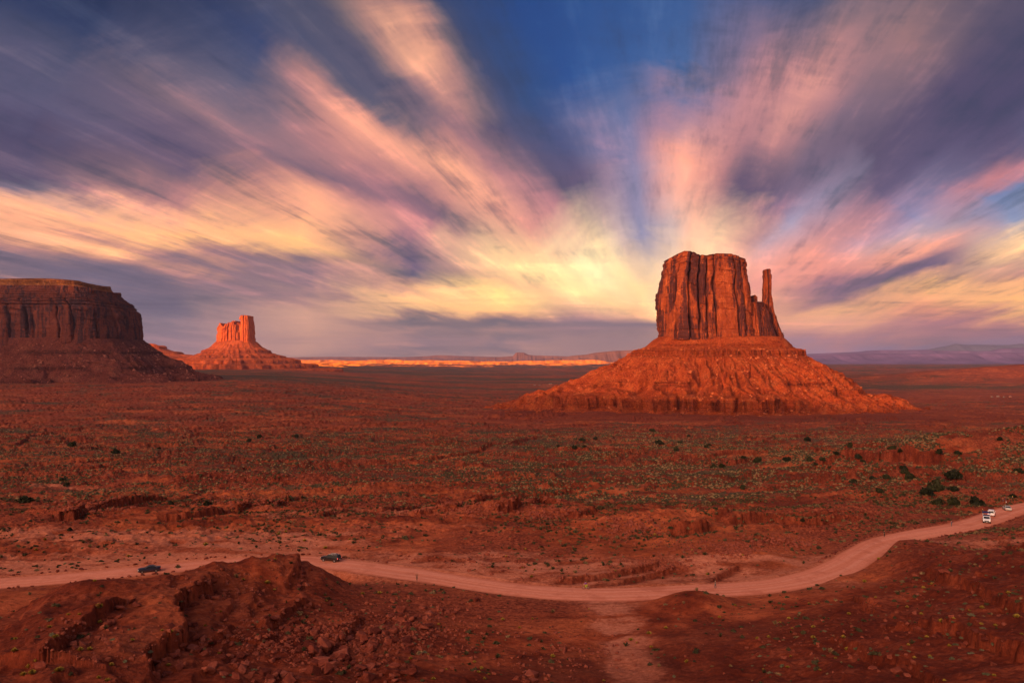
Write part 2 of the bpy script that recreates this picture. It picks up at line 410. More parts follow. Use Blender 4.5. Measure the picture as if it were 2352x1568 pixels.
# ledges: polylines (column, row), height in metres, reach; the higher side lies to the left of the direction of travel in plan
LEDGES = [
 ([(375,1566),(340,1542),(332,1519),(352,1503),(375,1485),(414,1476),(430,1460),(426,1444),(410,1413),(414,1386),(430,1370),(461,1358),(490,1351),(480,1330),(480,1308)], 2.17, 7),
 ([(-60,1530),(20,1526),(98,1522),(129,1503),(148,1479),(156,1460),(187,1444),(211,1425),(242,1409),(273,1393),(297,1382)], 1.45, 6),
 ([(655,1345),(672,1328),(687,1312),(686,1292),(683,1279)], 1.30, 5),
 ([(617,1452),(633,1433),(680,1405),(687,1390),(742,1386)], 1.16, 4),
 ([(656,1368),(609,1370),(578,1362),(547,1358)], 0.80, 3),
 ([(700,1520),(740,1490),(790,1470),(812,1440),(830,1415)], 1.16, 4),
 ([(450,1470),(520,1466),(600,1480),(640,1470)], 0.87, 4),
 ([(1952,1371),(1972,1381),(1992,1396),(2012,1413)], 1.01, 4),
 ([(1921,1470),(1941,1483),(1968,1493),(2002,1510),(2042,1517),(2093,1524),(2109,1537),(2140,1560),(2160,1580)], 1.01, 5),
 ([(2032,1433),(2089,1443),(2120,1436),(2143,1450),(2177,1446),(2217,1460),(2254,1487),(2294,1493),(2348,1507),(2420,1520)], 1.59, 5),
 ([(2120,1312),(2150,1326),(2190,1334),(2240,1352),(2310,1390),(2400,1420)], 1.45, 5),
 ([(2290,1247),(2314,1251),(2352,1261),(2420,1275)], 1.59, 4),
 # beyond the road
 ([(110,1192),(170,1188),(230,1170),(300,1160),(360,1152),(395,1150)], 3.60, 9),
 ([(330,1200),(420,1196),(500,1182),(560,1172),(650,1155),(720,1142)], 2.40, 7),
 ([(400,1172),(440,1160),(520,1150),(600,1143)], 1.50, 6),
 ([(1130,1178),(1180,1170),(1240,1158),(1290,1166)], 3.30, 9),
 ([(1290,1178),(1330,1190),(1372,1176)], 2.10, 6),
 ([(1530,1222),(1570,1222),(1606,1218),(1634,1210)], 3.90, 7),
 ([(1240,1340),(1330,1332),(1400,1325),(1460,1312),(1530,1290)], 1.20, 5),
 ([(1340,1346),(1420,1340),(1500,1322),(1560,1300)], 1.05, 4),
 ([(1620,1345),(1660,1322),(1700,1300)], 0.90, 4),
 ([(1000,1118),(1080,1112),(1160,1104),(1230,1100)], 2.10, 8),
 ([(940,1290),(1010,1284),(1080,1288)], 0.75, 4),
 ([(1840,1100),(1900,1112),(1960,1116),(2010,1128)], 1.80, 7),
 ([(1760,1190),(1850,1196),(1940,1188),(2020,1192)], 1.35, 6),
 ([(0,1092),(80,1090),(170,1084),(260,1078)], 2.40, 10),
 ([(620,1058),(720,1052),(800,1052),(880,1046)], 2.40, 10),
 ([(300,1120),(420,1108),(520,1098)], 1.50, 8),
]

_lr = random.Random(77)
for _k in range(46):       # many more low cut banks across the middle ground
    y0 = 1015 + 190*_lr.random()**1.3; x0 = _lr.uniform(-60, 2200)
    if x0 > 1650 and y0 > 1150: continue
    n = _lr.randint(3, 6); st = _lr.uniform(30, 70); sl = _lr.uniform(-0.22, 0.06); pts = []
    for _q in range(n): pts.append((x0+_q*st, y0+sl*_q*st+_lr.uniform(-4, 4)))
    LEDGES.append((pts, _lr.uniform(1.0, 2.6)*(1+0.8*(y0 < 1080)), _lr.uniform(7, 12)))

def ray_hit(px, py, table):
    """where the view through a frame position meets a height table"""
    azs, Rs, Z = table
    a = math.atan((px-CXP)/F); j = int(np.argmin(np.abs(azs-a)))
    s = -(py-HOR)/F
    Yc = Rs*math.cos(a); ok = np.where(Z[:, j]/Yc >= s)[0]
    ok = ok[Rs[ok] > 30]
    i = ok[0] if len(ok) else len(Rs)-1
    return np.array([Yc[i]*math.tan(a), Yc[i], Z[i, j]])

def polyline_dist(X, Y, pts):
    best = np.full(X.shape, 1e9); sgn = np.zeros(X.shape); along = np.zeros(X.shape)
    n = len(pts)-1
    for i in range(n):
        a = pts[i]; b = pts[i+1]; ab = b-a; L = ab@ab
        t0 = ((X-a[0])*ab[0]+(Y-a[1])*ab[1])/L; t = np.clip(t0, 0, 1)
        dx = X-a[0]-t*ab[0]; dy = Y-a[1]-t*ab[1]; d = np.hypot(dx, dy)
        m = d < best
        best = np.where(m, d, best)
        sgn = np.where(m, np.sign(ab[0]*(Y-a[1])-ab[1]*(X-a[0])), sgn)
        along = np.where(m, (i+t)/n, along)
    return best, sgn, along

def build_ground():
    azf = np.arctan(np.linspace(-0.86, 0.86, 1180))
    azc = np.linspace(azf[-1], 2*np.pi+azf[0], 190)[1:-1]
    azs = np.concatenate([azf, azc]); nf = len(azf)
    Rs = np.concatenate([np.geomspace(1.5, 56, 46, endpoint=False), np.geomspace(56, 330, 560, endpoint=False),
                         np.geomspace(330, 2700, 430, endpoint=False), np.geomspace(2700, 95000, 210)])
    A, RR = np.meshgrid(azs, Rs); sh = A.shape
    X = (RR*np.sin(A)).ravel(); Y = (RR*np.cos(A)).ravel(); Rr = RR.ravel()
    # coarse table first, so that frame positions can be turned into places on the ground
    z0 = smooth_height(X, Y)
    t0 = (azf, Rs, z0.reshape(sh)[:, :nf])
    dr = road_dist(X, Y)
    infront = (np.abs(A.ravel()) < 0.78) | (A.ravel() > 2*np.pi-0.78)
    z = z0.copy(); rock = np.zeros_like(z)
    # far and middle relief
    m = infront & (Rr > 190)
    x = X[m]; y = Y[m]; r = Rr[m]; zz = z[m]
    quiet = 1-np.exp(-(np.maximum(dr[m]-7, 0)/13.0)**2)
    a1 = (0.45*sstep(r, 190, 235)+0.55*sstep(r, 250, 430))*quiet
    far = sstep(r, 2000, 4000)
    zz = zz + a1*(1-far)*(5.0*fbm(x/85, y/60, 6, 3, 0.6) + 4.0*sstep(r, 450, 1000)*ridged(x/170, y/120, 5, 9))
    zz = zz + a1*1.9*(1-far)*(ridged(x/22+0.3*fbm(x/60, y/60, 2, 4), y/16, 3, 21)-0.3)
    zz = zz + quiet*(1-far)*sstep(r, 190, 240)*(1.15*ridged(x/7+0.4*fbm(x/19, y/19, 2, 5), y/5, 4, 23) - 0.2 + 0.35*fbm(x/2.4, y/2.0, 3, 25))*(1+1.2*sstep(r, 400, 900))
    zz = zz + far*(1-sstep(r, 9000, 20000)*0.4)*(12*fbm(x/900, y/700, 5, 13)+(8+14*sstep(r,5000,9000))*ridged(x/420, y/300, 4, 14))
    # beds of rock stand out as ledges
    pm = sstep(fbm(x/130+9, y/60, 4, 31, 0.6), -0.22, 0.05)*a1*(1-far)
    wob = 1.2*fbm(x/40, y/40, 3, 33)
    t1 = terrace(zz+wob, 4.2, 5.0)-wob; t2 = terrace(zz+0.5*wob, 1.5, 5.0, 0.6)-0.5*wob
    rock[m] = pm*np.maximum(np.clip(np.abs(t1-zz)/1.2, 0, 1)*0.6*sstep(r, 300, 600), np.clip(np.abs(t2-zz)/0.5, 0, 1)*0.8*(1-sstep(r, 500, 900)))
    zz = zz + pm*sstep(r, 300, 600)*(t1-zz)*0.85 + pm*(1-sstep(r, 600, 900))*(t2-zz)*0.9
    # benches below the butte
    bm = sstep(y, 1230, 1330)*(1-sstep(y, 1600, 1700))*sstep(x, -120, 10)*(1-sstep(x, 620, 900))
    zz = zz + bm*(terrace(zz+0.6*wob, 8.0, 6.0)-0.6*wob-zz)*0.9
    rock[m] = np.maximum(rock[m], bm*0.7)
    z[m] = zz
    # near relief
    m = infront & (Rr > 52) & (Rr < 330)
    x = X[m]; y = Y[m]; zz = z[m]
    qr = sstep(dr[m], 6.5, 16); nearw = 1-sstep(Rr[m], 260, 330)
    rise = np.clip((z0[m]+46.5)/5.0, 0, 1)
    zz = zz + nearw*qr*(0.5*fbm(x/14, y/12, 5, 41, 0.6) + (0.10+0.22*rise)*fbm(x/2.2, y/2.2, 4, 47) + rise*0.95*(ridged(x/9+0.4*fbm(x/20, y/20, 2, 45), y/15, 3, 43)-0.35))
    zz = zz + nearw*qr*0.5*(1-rise)*(ridged(x/14, y/9, 3, 44)-0.4)*sstep(Rr[m], 120, 200)
    pm2 = sstep(fbm(x/22+3, y/22, 3, 51), -0.05, 0.2)*rise*nearw
    wob = 0.35*fbm(x/9, y/9, 3, 53)
    tt = terrace(zz+wob, 1.15, 5.0)-wob
    rock[m] = np.maximum(rock[m], pm2*np.clip(np.abs(tt-zz)/0.35, 0, 1)*0.7)
    zz = zz + pm2*(tt-zz)*0.85
    z[m] = zz
    # ledges
    jag = 0.45*fbm(X/2.2, Y/2.2, 2, 61) + 0.35*np.round(2*perlin(X/1.7, Y/1.7, 63))/2
    for pts, h, reach in LEDGES:
        W = np.array([ray_hit(a, b, t0)[:2] for a, b in pts])
        lo = W.min(0)-reach*4; hi = W.max(0)+reach*4
        s = np.where((X > lo[0]) & (X < hi[0]) & (Y > lo[1]) & (Y < hi[1]) & infront)[0]
        if not len(s): continue
        d, sg, al = polyline_dist(X[s], Y[s], W)
        far_k = np.clip(W[:, 1].mean()/150.0, 1, 3)
        sd = d*sg + jag[s]*far_k*np.clip(h, 0.6, 1.5)
        taper = sstep(al, 0, 0.12)*(1-sstep(al, 0.9, 1.0))*(1-sstep(d, reach*2.2, reach*4))
        w = 0.22*far_k
        st = sstep(sd, -w, w)
        up = np.exp(-np.maximum(sd, 0)/reach); dn = np.exp(-np.maximum(-sd, 0)/(reach*0.6))
        z[s] += h*taper*(st*up*0.60 - (1-st)*dn*0.60)
        rock[s] = np.maximum(rock[s], taper*np.exp(-((sd+0.4)/(0.9*far_k))**2))
    # the road bed
    wr = 1-sstep(dr, ROAD_W*0.92, ROAD_W*1.9)
    z = z*(1-wr) + (ROAD_Z-0.12)*wr
    z = np.where(dr < ROAD_W*1.02, np.minimum(z, ROAD_Z-0.10), z)
    berm = np.exp(-((dr-ROAD_W*1.18)/0.8)**2)*0.25*(dr < 50)
    z = z + berm
    # colour masks: pale wash sand, plant cover
    pale = np.zeros_like(z); veg = np.zeros_like(z)
    table = (azf, Rs, z.reshape(sh)[:, :nf])
    for px, py, rx, ry, s in PALE:
        c = ray_hit(px, py, t0)
        pale += s*np.exp(-(((X-c[0])/rx)**2+((Y-c[1])/ry)**2))
    pn = fbm(X/7, Y/5, 4, 71); pn2 = fbm(X/70, Y/30, 4, 73)
    pale = pale*np.clip(0.62+0.9*pn+0.7*fbm(X/30, Y/4, 3, 72), 0, 1.2) + np.exp(-(dr/10.0)**2)*0.45 + 0.30*sstep(pn2, 0.12, 0.42)*sstep(Rr, 200, 300)*(1-sstep(Rr, 900, 1500))
    veg = sstep(Rr, 150, 480)*(0.45+0.9*fbm(X/120, Y/55, 4, 77)) 
    far_v = 0.60+0.9*fbm(X/2600, Y/620, 4, 79)
    k = sstep(Rr, 1800, 3500); veg = veg*(1-k)+far_v*k
    veg *= 1-0.9*np.exp(-(((X-3400)/1700.0)**2+((Y-3800)/420.0)**2))
    veg *= (1-0.8*np.clip(rock, 0, 1))*(1-bm_full(X, Y))
    me = mesh_from("ground", np.stack([X, Y, z], -1), grid_faces(sh[0], sh[1], wrap=True))
    attr(me, "pale", np.clip(pale, 0, 1)); attr(me, "veg", np.clip(veg, 0, 1)); attr(me, "rock", np.clip(rock, 0, 1)); sh_m = np.clip((z0+47)/4.5, 0, 1)*(1-sstep(Rr, 190, 240))
    for px, py, rx, ry, s in LIT_TOPS:
        c = ray_hit(px, py, t0); sh_m = sh_m*(1-s*np.exp(-(((X-c[0])/rx)**2+((Y-c[1])/ry)**2)))
    attr(me, "shale_dim", sh_m)
    o = put("ground", me, MAT['ground'], kind='structure')
    return table

def bm_full(X, Y):
    return 0.8*sstep(Y, 1230, 1330)*(1-sstep(Y, 1640, 1700))*sstep(X, -120, 10)*(1-sstep(X, 900, 1100))

LIT_TOPS = [(430,1335,9,9,.75),(370,1400,6,10,.75),(330,1450,5,9,.7),(290,1500,4,8,.7),(200,1480,4,7,.6),(130,1440,5,6,.5),(120,1550,4,5,.6),(600,1300,6,4,.5),(640,1410,7,4,.6),(560,1440,5,4,.5),(1640,1370,6,8,.6),(1950,1330,9,6,.6),(2080,1260,10,8,.6),(2250,1440,8,5,.35),(1800,1400,10,6,.5)]  # light on ridge and knoll tops, painted in by thinning the dark tone
PALE = [(300,1240,45,10,.8),(560,1240,35,14,1.0),(700,1190,30,14,.5),(900,1180,40,16,.6),(60,1230,30,10,.6),(450,1165,8,4,1.0),(140,1120,25,8,.7),
        (1420,1420,5,26,1.0),(1440,1500,3.5,22,1.0),(1460,1550,3,12,1.0),(1290,1310,30,10,.8),(1100,1280,36,12,.6),
        (1700,1275,7,3,.9),(1850,1290,14,6,.8),(2280,1250,22,12,1.0),(2230,1275,8,6,.7),(1630,1300,7,5,.9),(1150,1215,50,10,.4),(1750,1340,22,8,.7),(1950,1345,10,6,.5),(100,1300,60,10,.7),(400,1290,50,8,.7)]
# ------------------------------------------------------------------ materials
MAT = {}
def new_mat(name, rough=0.9, spec=0.15):
    m = bpy.data.materials.new(name); m.use_nodes = True
    t = m.node_tree; t.nodes.clear(); g = NT(t)
    out = g.n('ShaderNodeOutputMaterial'); b = g.n('ShaderNodeBsdfPrincipled')
    t.links.new(b.outputs[0], out.inputs[0])
    b.inputs['Roughness'].default_value = rough
    b.inputs['Specular IOR Level'].default_value = spec
    return m, g, b
def bump(g, b, h, dist, strength=1.0):
    nd = g.n('ShaderNodeBump'); nd.inputs['Distance'].default_value = dist; nd.inputs['Strength'].default_value = strength
    g.put(nd.inputs['Height'], h); g.t.links.new(nd.outputs[0], b.inputs['Normal'])
def gattr(g, n):
    nd = g.n('ShaderNodeAttribute'); nd.attribute_name = n; return nd.outputs['Fac']
def pos(g): return g.n('ShaderNodeNewGeometry').outputs['Position']

def mat_ground():
    m, g, b = new_mat("desert_ground", 0.95, 0.05)
    P = pos(g)
    pale, veg, rock = gattr(g, 'pale'), gattr(g, 'veg'), gattr(g, 'rock')
    big = g.noise(P, 0.012, 5, 0.55); mid = g.noise(P, 0.11, 6, 0.6); fine = g.noise(P, 1.3, 6, 0.65); grit = g.noise(P, 5.5, 3, 0.6)
    red = g.ramp(mid, [(0.34, (0.095, 0.015, 0.008)), (0.50, (0.250, 0.046, 0.018)), (0.64, (0.46, 0.105, 0.042))])
    pat = g.noise(g.vmul(P, (1.0, 1.6, 1.0)), 0.033, 6, 0.66, 0.5)
    red = g.mix(g.range(pat, 0.50, 0.60, 0.0, 0.75), red, g.ramp(fine, [(0.36, (0.34, 0.070, 0.026)), (0.62, (0.52, 0.135, 0.055))]))
    red = g.mix(g.range(pat, 0.46, 0.38, 0.0, 0.65), red, g.ramp(fine, [(0.36, (0.060, 0.011, 0.008)), (0.62, (0.19, 0.038, 0.020))]))
    band = g.noise(g.vmul(P, (0.30, 1.0, 1.0)), 0.011, 6, 0.62, 0.8)
    red = g.mix(g.range(band, 0.52, 0.62, 0.0, 0.6), red, (0.46, 0.115, 0.040))
    red = g.mix(g.range(band, 0.47, 0.39, 0.0, 0.6), red, (0.085, 0.022, 0.016))
    red = g.mix(g.range(big, 0.42, 0.62), red, g.ramp(fine, [(0.38, (0.110, 0.020, 0.011)), (0.62, (0.38, 0.088, 0.042))]))
    sand = g.ramp(fine, [(0.36, (0.38, 0.108, 0.058)), (0.62, (0.56, 0.190, 0.112))])
    c = g.mix(g.range(g.math('ADD', pale, g.math('MULTIPLY', g.math('SUBTRACT', fine, 0.5), 0.5)), 0.15, 0.85), red, sand)
    c = g.mix(g.math('MULTIPLY', rock, 0.85), c, g.ramp(fine, [(0.36, (0.050, 0.008, 0.006)), (0.64, (0.22, 0.042, 0.020))]))
    c = g.mix(g.math('MULTIPLY', gattr(g, 'shale_dim'), 0.85), c, g.ramp(g.math('ADD', g.math('MULTIPLY', mid, 0.5), g.math('MULTIPLY', fine, 0.5)), [(0.36, (0.070, 0.010, 0.005)), (0.5, (0.150, 0.025, 0.011)), (0.62, (0.28, 0.062, 0.030))]))  # dark shale, with the dimness of the near foreground painted in
    nz = g.sep(g.n('ShaderNodeNewGeometry').outputs['Normal'])[2]
    steep = g.range(nz, 0.92, 0.70)
    c = g.mix(g.math('MULTIPLY', steep, 0.55), c, g.ramp(mid, [(0.35, (0.080, 0.013, 0.008)), (0.65, (0.26, 0.050, 0.022))]))
    # distant low scrub between the sand, too small to model one by one
    sp = g.noise(P, 0.45, 3, 0.7); sp2 = g.noise(P, 0.09, 4, 0.6)
    d = g.math('ADD', g.math('MULTIPLY', sp, 0.6), g.math('MULTIPLY', sp2, 0.4))
    vm = g.range(g.math('ADD', d, g.math('MULTIPLY', g.math('SUBTRACT', veg, 0.5), 0.40)), g.math('ADD', 0.46, g.math('MULTIPLY', g.math('SUBTRACT', band, 0.5), 0.45)), g.math('ADD', 0.58, g.math('MULTIPLY', g.math('SUBTRACT', band, 0.5), 0.45)))
    vcol = g.ramp(sp2, [(0.35, (0.034, 0.034, 0.022)), (0.65, (0.085, 0.076, 0.045))])
    c = g.mix(g.math('MULTIPLY', vm, 0.88), c, vcol)
    sh = g.noise(g.vmul(P, (1.0, 1.5, 1.0)), 0.75, 5, 0.72, 0.5)
    c = g.mix(g.math('MULTIPLY', g.range(sh, 0.53, 0.60, 0.0, 0.62), g.math('SUBTRACT', 1.0, g.math('MULTIPLY', pale, 0.8))), c, (0.075, 0.016, 0.011))
    c = g.mix(g.range(grit, 0.66, 0.74, 0.0, 0.35), c, (0.44, 0.19, 0.13))
    c = g.mix(1.0, c, (0.90, 0.96, 0.98), 'MULTIPLY')
    g.put(b.inputs['Base Color'], c)
    h = g.math('ADD', g.math('MULTIPLY', fine, 0.55), g.math('MULTIPLY', grit, 0.18))
    bump(g, b, h, 0.55, 0.8)
    return m

def mat_road():
    m, g, b = new_mat("packed_dirt", 0.95, 0.05)
    uv = g.n('ShaderNodeUVMap').outputs[0]; u, v, _ = g.sep(uv)
    P = pos(g)
    # worn wheel tracks run along the road
    tr = g.noise(g.xyz(g.math('MULTIPLY', u, 9.0), g.math('MULTIPLY', v, 0.02), 0.0), 1.0, 4, 0.6)
    fine = g.noise(P, 1.1, 6, 0.65)
    c = g.ramp(g.math('ADD', g.math('MULTIPLY', tr, 0.65), g.math('MULTIPLY', fine, 0.35)), [(0.32, (0.47, 0.150, 0.088)), (0.5, (0.57, 0.205, 0.130)), (0.66, (0.66, 0.265, 0.180))])
    rut = g.math('ABSOLUTE', g.math('SUBTRACT', g.math('ABSOLUTE', g.math('SUBTRACT', u, 0.5)), 0.17))
    c = g.mix(g.math('MULTIPLY', g.range(rut, 0.07, 0.02), g.range(fine, 0.35, 0.6, 0.15, 0.55)), c, (0.62, 0.27, 0.19))
    blot = g.noise(P, 0.22, 5, 0.65)
    c = g.mix(g.range(blot, 0.5, 0.68, 0.0, 0.55), c, (0.40, 0.12, 0.072))
    edge = g.range(g.math('ABSOLUTE', g.math('SUBTRACT', u, 0.5)), 0.36, 0.5)
    c = g.mix(g.math('MULTIPLY', edge, 0.7), c, (0.38, 0.105, 0.055))
    g.put(b.inputs['Base Color'], c)
    bump(g, b, g.math('ADD', tr, g.math('MULTIPLY', fine, 0.5)), 0.12, 0.6)
    return m

def mat_cliff(name, dark, midc, bright, varnish=1.0, zlo=0.0, zhi=1.0):
    m, g, b = new_mat(name, 0.92, 0.08)
    P = g.n('ShaderNodeTexCoord').outputs['Object']
    x, y, z = g.sep(P)
    stv = g.vmul(P, (1.0, 1.0, 0.16))
    n1 = g.noise(stv, 0.030, 7, 0.66, 0.7); n2 = g.noise(g.vmul(P, (1, 1, 0.07)), 0.16, 6, 0.6, 0.3)
    bl = g.noise(g.vmul(P, (1, 1, 0.55)), 0.042, 7, 0.68, 1.0); fine = g.noise(P, 0.5, 6, 0.65)
    c = g.ramp(g.math('ADD', g.math('MULTIPLY', bl, 0.6), g.math('MULTIPLY', fine, 0.4)), [(0.34, tuple(0.75*v for v in midc)), (0.52, midc), (0.66, bright)])
    va = g.math('ADD', g.math('MULTIPLY', n1, 0.6), g.math('MULTIPLY', n2, 0.4))
    c = g.mix(g.range(va, 0.475, 0.545, 0.0, 0.92*varnish), c, dark)
    # beds of different hardness
    bed = g.noise(g.xyz(g.math('MULTIPLY', x, 0.004), g.math('MULTIPLY', y, 0.004), g.math('MULTIPLY', z, 0.22)), 1.0, 5, 0.7)
    c = g.mix(g.range(bed, 0.50, 0.66, 0.0, 0.35), c, tuple(0.55*v for v in midc))
    g.put(b.inputs['Base Color'], c)
    h = g.math('ADD', g.math('ADD', fine, g.math('MULTIPLY', bed, 0.8)), g.math('MULTIPLY', n2, 1.2))
    bump(g, b, h, 2.6, 0.9)
    return m

def mat_talus(name, c0, c1, c2, sc=1.0):
    m, g, b = new_mat(name, 0.95, 0.05)
    P = g.n('ShaderNodeTexCoord').outputs['Object']
    x, y, z = g.sep(P)
    n = g.noise(P, 0.035*sc, 6, 0.65); f = g.noise(P, 0.45*sc, 5, 0.7)
    c = g.ramp(g.math('ADD', g.math('MULTIPLY', n, 0.5), g.math('MULTIPLY', f, 0.5)), [(0.36, c0), (0.5, c1), (0.64, c2)])
    led = gattr(g, 'rock')
    bed = g.noise(g.xyz(g.math('MULTIPLY', x, 0.003), g.math('MULTIPLY', y, 0.003), g.math('MULTIPLY', z, 0.5)), 1.0, 4, 0.7)
    c = g.mix(g.math('MULTIPLY', led, 0.92), c, g.ramp(bed, [(0.42, tuple(0.35*v for v in c0)), (0.62, tuple(0.85*v for v in c1))]))
    chip = g.noise(P, 0.24*sc, 6, 0.74, 0.6)
    c = g.mix(g.range(chip, 0.53, 0.60, 0.0, 0.7), c, tuple(0.42*v for v in c0))
    c = g.mix(g.range(chip, 0.43, 0.38, 0.0, 0.55), c, tuple(1.15*v for v in c2))
    vg = g.math('MULTIPLY', g.range(g.noise(P, 0.3*sc, 3, 0.7), 0.55, 0.66), g.range(n, 0.45, 0.62, 0.0, 0.5))
    c = g.mix(vg, c, (0.10, 0.075, 0.04))
    g.put(b.inputs['Base Color'], c)
    bump(g, b, g.math('ADD', g.math('MULTIPLY', n, 2.0), g.math('MULTIPLY', f, 1.3)), 3.2, 1.0)
    return m

def mat_noisy(name, c0, c1, scale=1.0, rough=0.9, spec=0.1, bmp=0.05):
    m, g, b = new_mat(name, rough, spec)
    P = g.n('ShaderNodeTexCoord').outputs['Object']
    n = g.noise(P, scale, 5, 0.65)
    g.put(b.inputs['Base Color'], g.ramp(n, [(0.34, c0), (0.66, c1)]))
    if bmp: bump(g, b, n, bmp, 0.8)
    return m

def mat_plant(name, c0, c1):
    m, g, b = new_mat(name, 0.8, 0.1)
    P = pos(g); n = g.noise(P, 1.7, 3, 0.6)
    oi = g.n('ShaderNodeObjectInfo').outputs['Random']
    f = g.math('ADD', g.math('MULTIPLY', n, 0.7), g.math('MULTIPLY', oi, 0.3))
    g.put(b.inputs['Base Color'], g.ramp(f, [(0.3, c0), (0.7, c1)]))
    return m

MAT['ground'] = mat_ground()
MAT['road'] = mat_road()
MAT['cliff'] = mat_cliff("butte_sandstone", (0.040, 0.014, 0.018), (0.23, 0.048, 0.018), (0.50, 0.135, 0.045), 1.0)
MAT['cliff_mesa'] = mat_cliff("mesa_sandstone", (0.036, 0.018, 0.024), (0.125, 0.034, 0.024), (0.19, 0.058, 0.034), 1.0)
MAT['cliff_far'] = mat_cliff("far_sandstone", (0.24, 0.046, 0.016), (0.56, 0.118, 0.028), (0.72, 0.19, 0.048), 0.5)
MAT['talus'] = mat_talus("red_talus", (0.16, 0.024, 0.008), (0.29, 0.052, 0.015), (0.42, 0.105, 0.034))
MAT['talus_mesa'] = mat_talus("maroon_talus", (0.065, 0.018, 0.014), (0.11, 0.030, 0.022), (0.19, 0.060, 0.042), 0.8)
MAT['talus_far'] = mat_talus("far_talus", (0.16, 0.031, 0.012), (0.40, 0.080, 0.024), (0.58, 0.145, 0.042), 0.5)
MAT['rubble'] = mat_noisy("butte_rubble", (0.20, 0.040, 0.014), (0.48, 0.145, 0.060), 0.6, bmp=0.2)
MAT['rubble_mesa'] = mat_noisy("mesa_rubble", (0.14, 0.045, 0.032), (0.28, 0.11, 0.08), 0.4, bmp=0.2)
def mat_boulder():
    m, g, b = new_mat("red_boulder", 0.92, 0.08)
    P = g.n('ShaderNodeTexCoord').outputs['Object']; oi = g.n('ShaderNodeObjectInfo').outputs['Random']
    n = g.noise(P, 1.9, 6, 0.68); q = g.noise(P, 9.0, 3, 0.6)
    f = g.math('ADD', g.math('MULTIPLY', n, 0.55), g.math('ADD', g.math('MULTIPLY', oi, 0.32), g.math('MULTIPLY', q, 0.14)))
    g.put(b.inputs['Base Color'], g.ramp(f, [(0.30, (0.070, 0.014, 0.010)), (0.54, (0.16, 0.037, 0.023)), (0.76, (0.30, 0.090, 0.058))]))
    bump(g, b, g.math('ADD', n, g.math('MULTIPLY', q, 0.3)), 0.16, 0.9)
    return m
MAT['boulder'] = mat_boulder()
MAT['far_hills'] = mat_noisy("far_hills", (0.16, 0.070, 0.055), (0.24, 0.105, 0.08), 0.004, bmp=0)
MAT['juniper'] = mat_plant("juniper_foliage", (0.011, 0.013, 0.006), (0.034, 0.035, 0.014))
MAT['sage'] = mat_plant("sage_leaves", (0.075, 0.074, 0.038), (0.16, 0.15, 0.085))
MAT['yellow'] = mat_plant("rabbitbrush_flowers", (0.21, 0.14, 0.022), (0.40, 0.28, 0.05))
MAT['scrub'] = mat_plant("scrub_leaves", (0.022, 0.021, 0.010), (0.074, 0.062, 0.029))
MAT['bark'] = mat_noisy("bark", (0.09, 0.05, 0.035), (0.16, 0.10, 0.07), 6.0)
# ------------------------------------------------------------------ buttes and mesas
def superell(n, N):
    th = np.linspace(0, 2*np.pi, 6000)
    c, s = np.cos(th), np.sin(th)
    x = np.sign(c)*np.abs(c)**(2/n); y = np.sign(s)*np.abs(s)**(2/n)
    L = np.concatenate([[0], np.cumsum(np.hypot(np.diff(x), np.diff(y)))])
    t = np.linspace(0, L[-1], N, endpoint=False)
    return np.interp(t, L, x), np.interp(t, L, y)

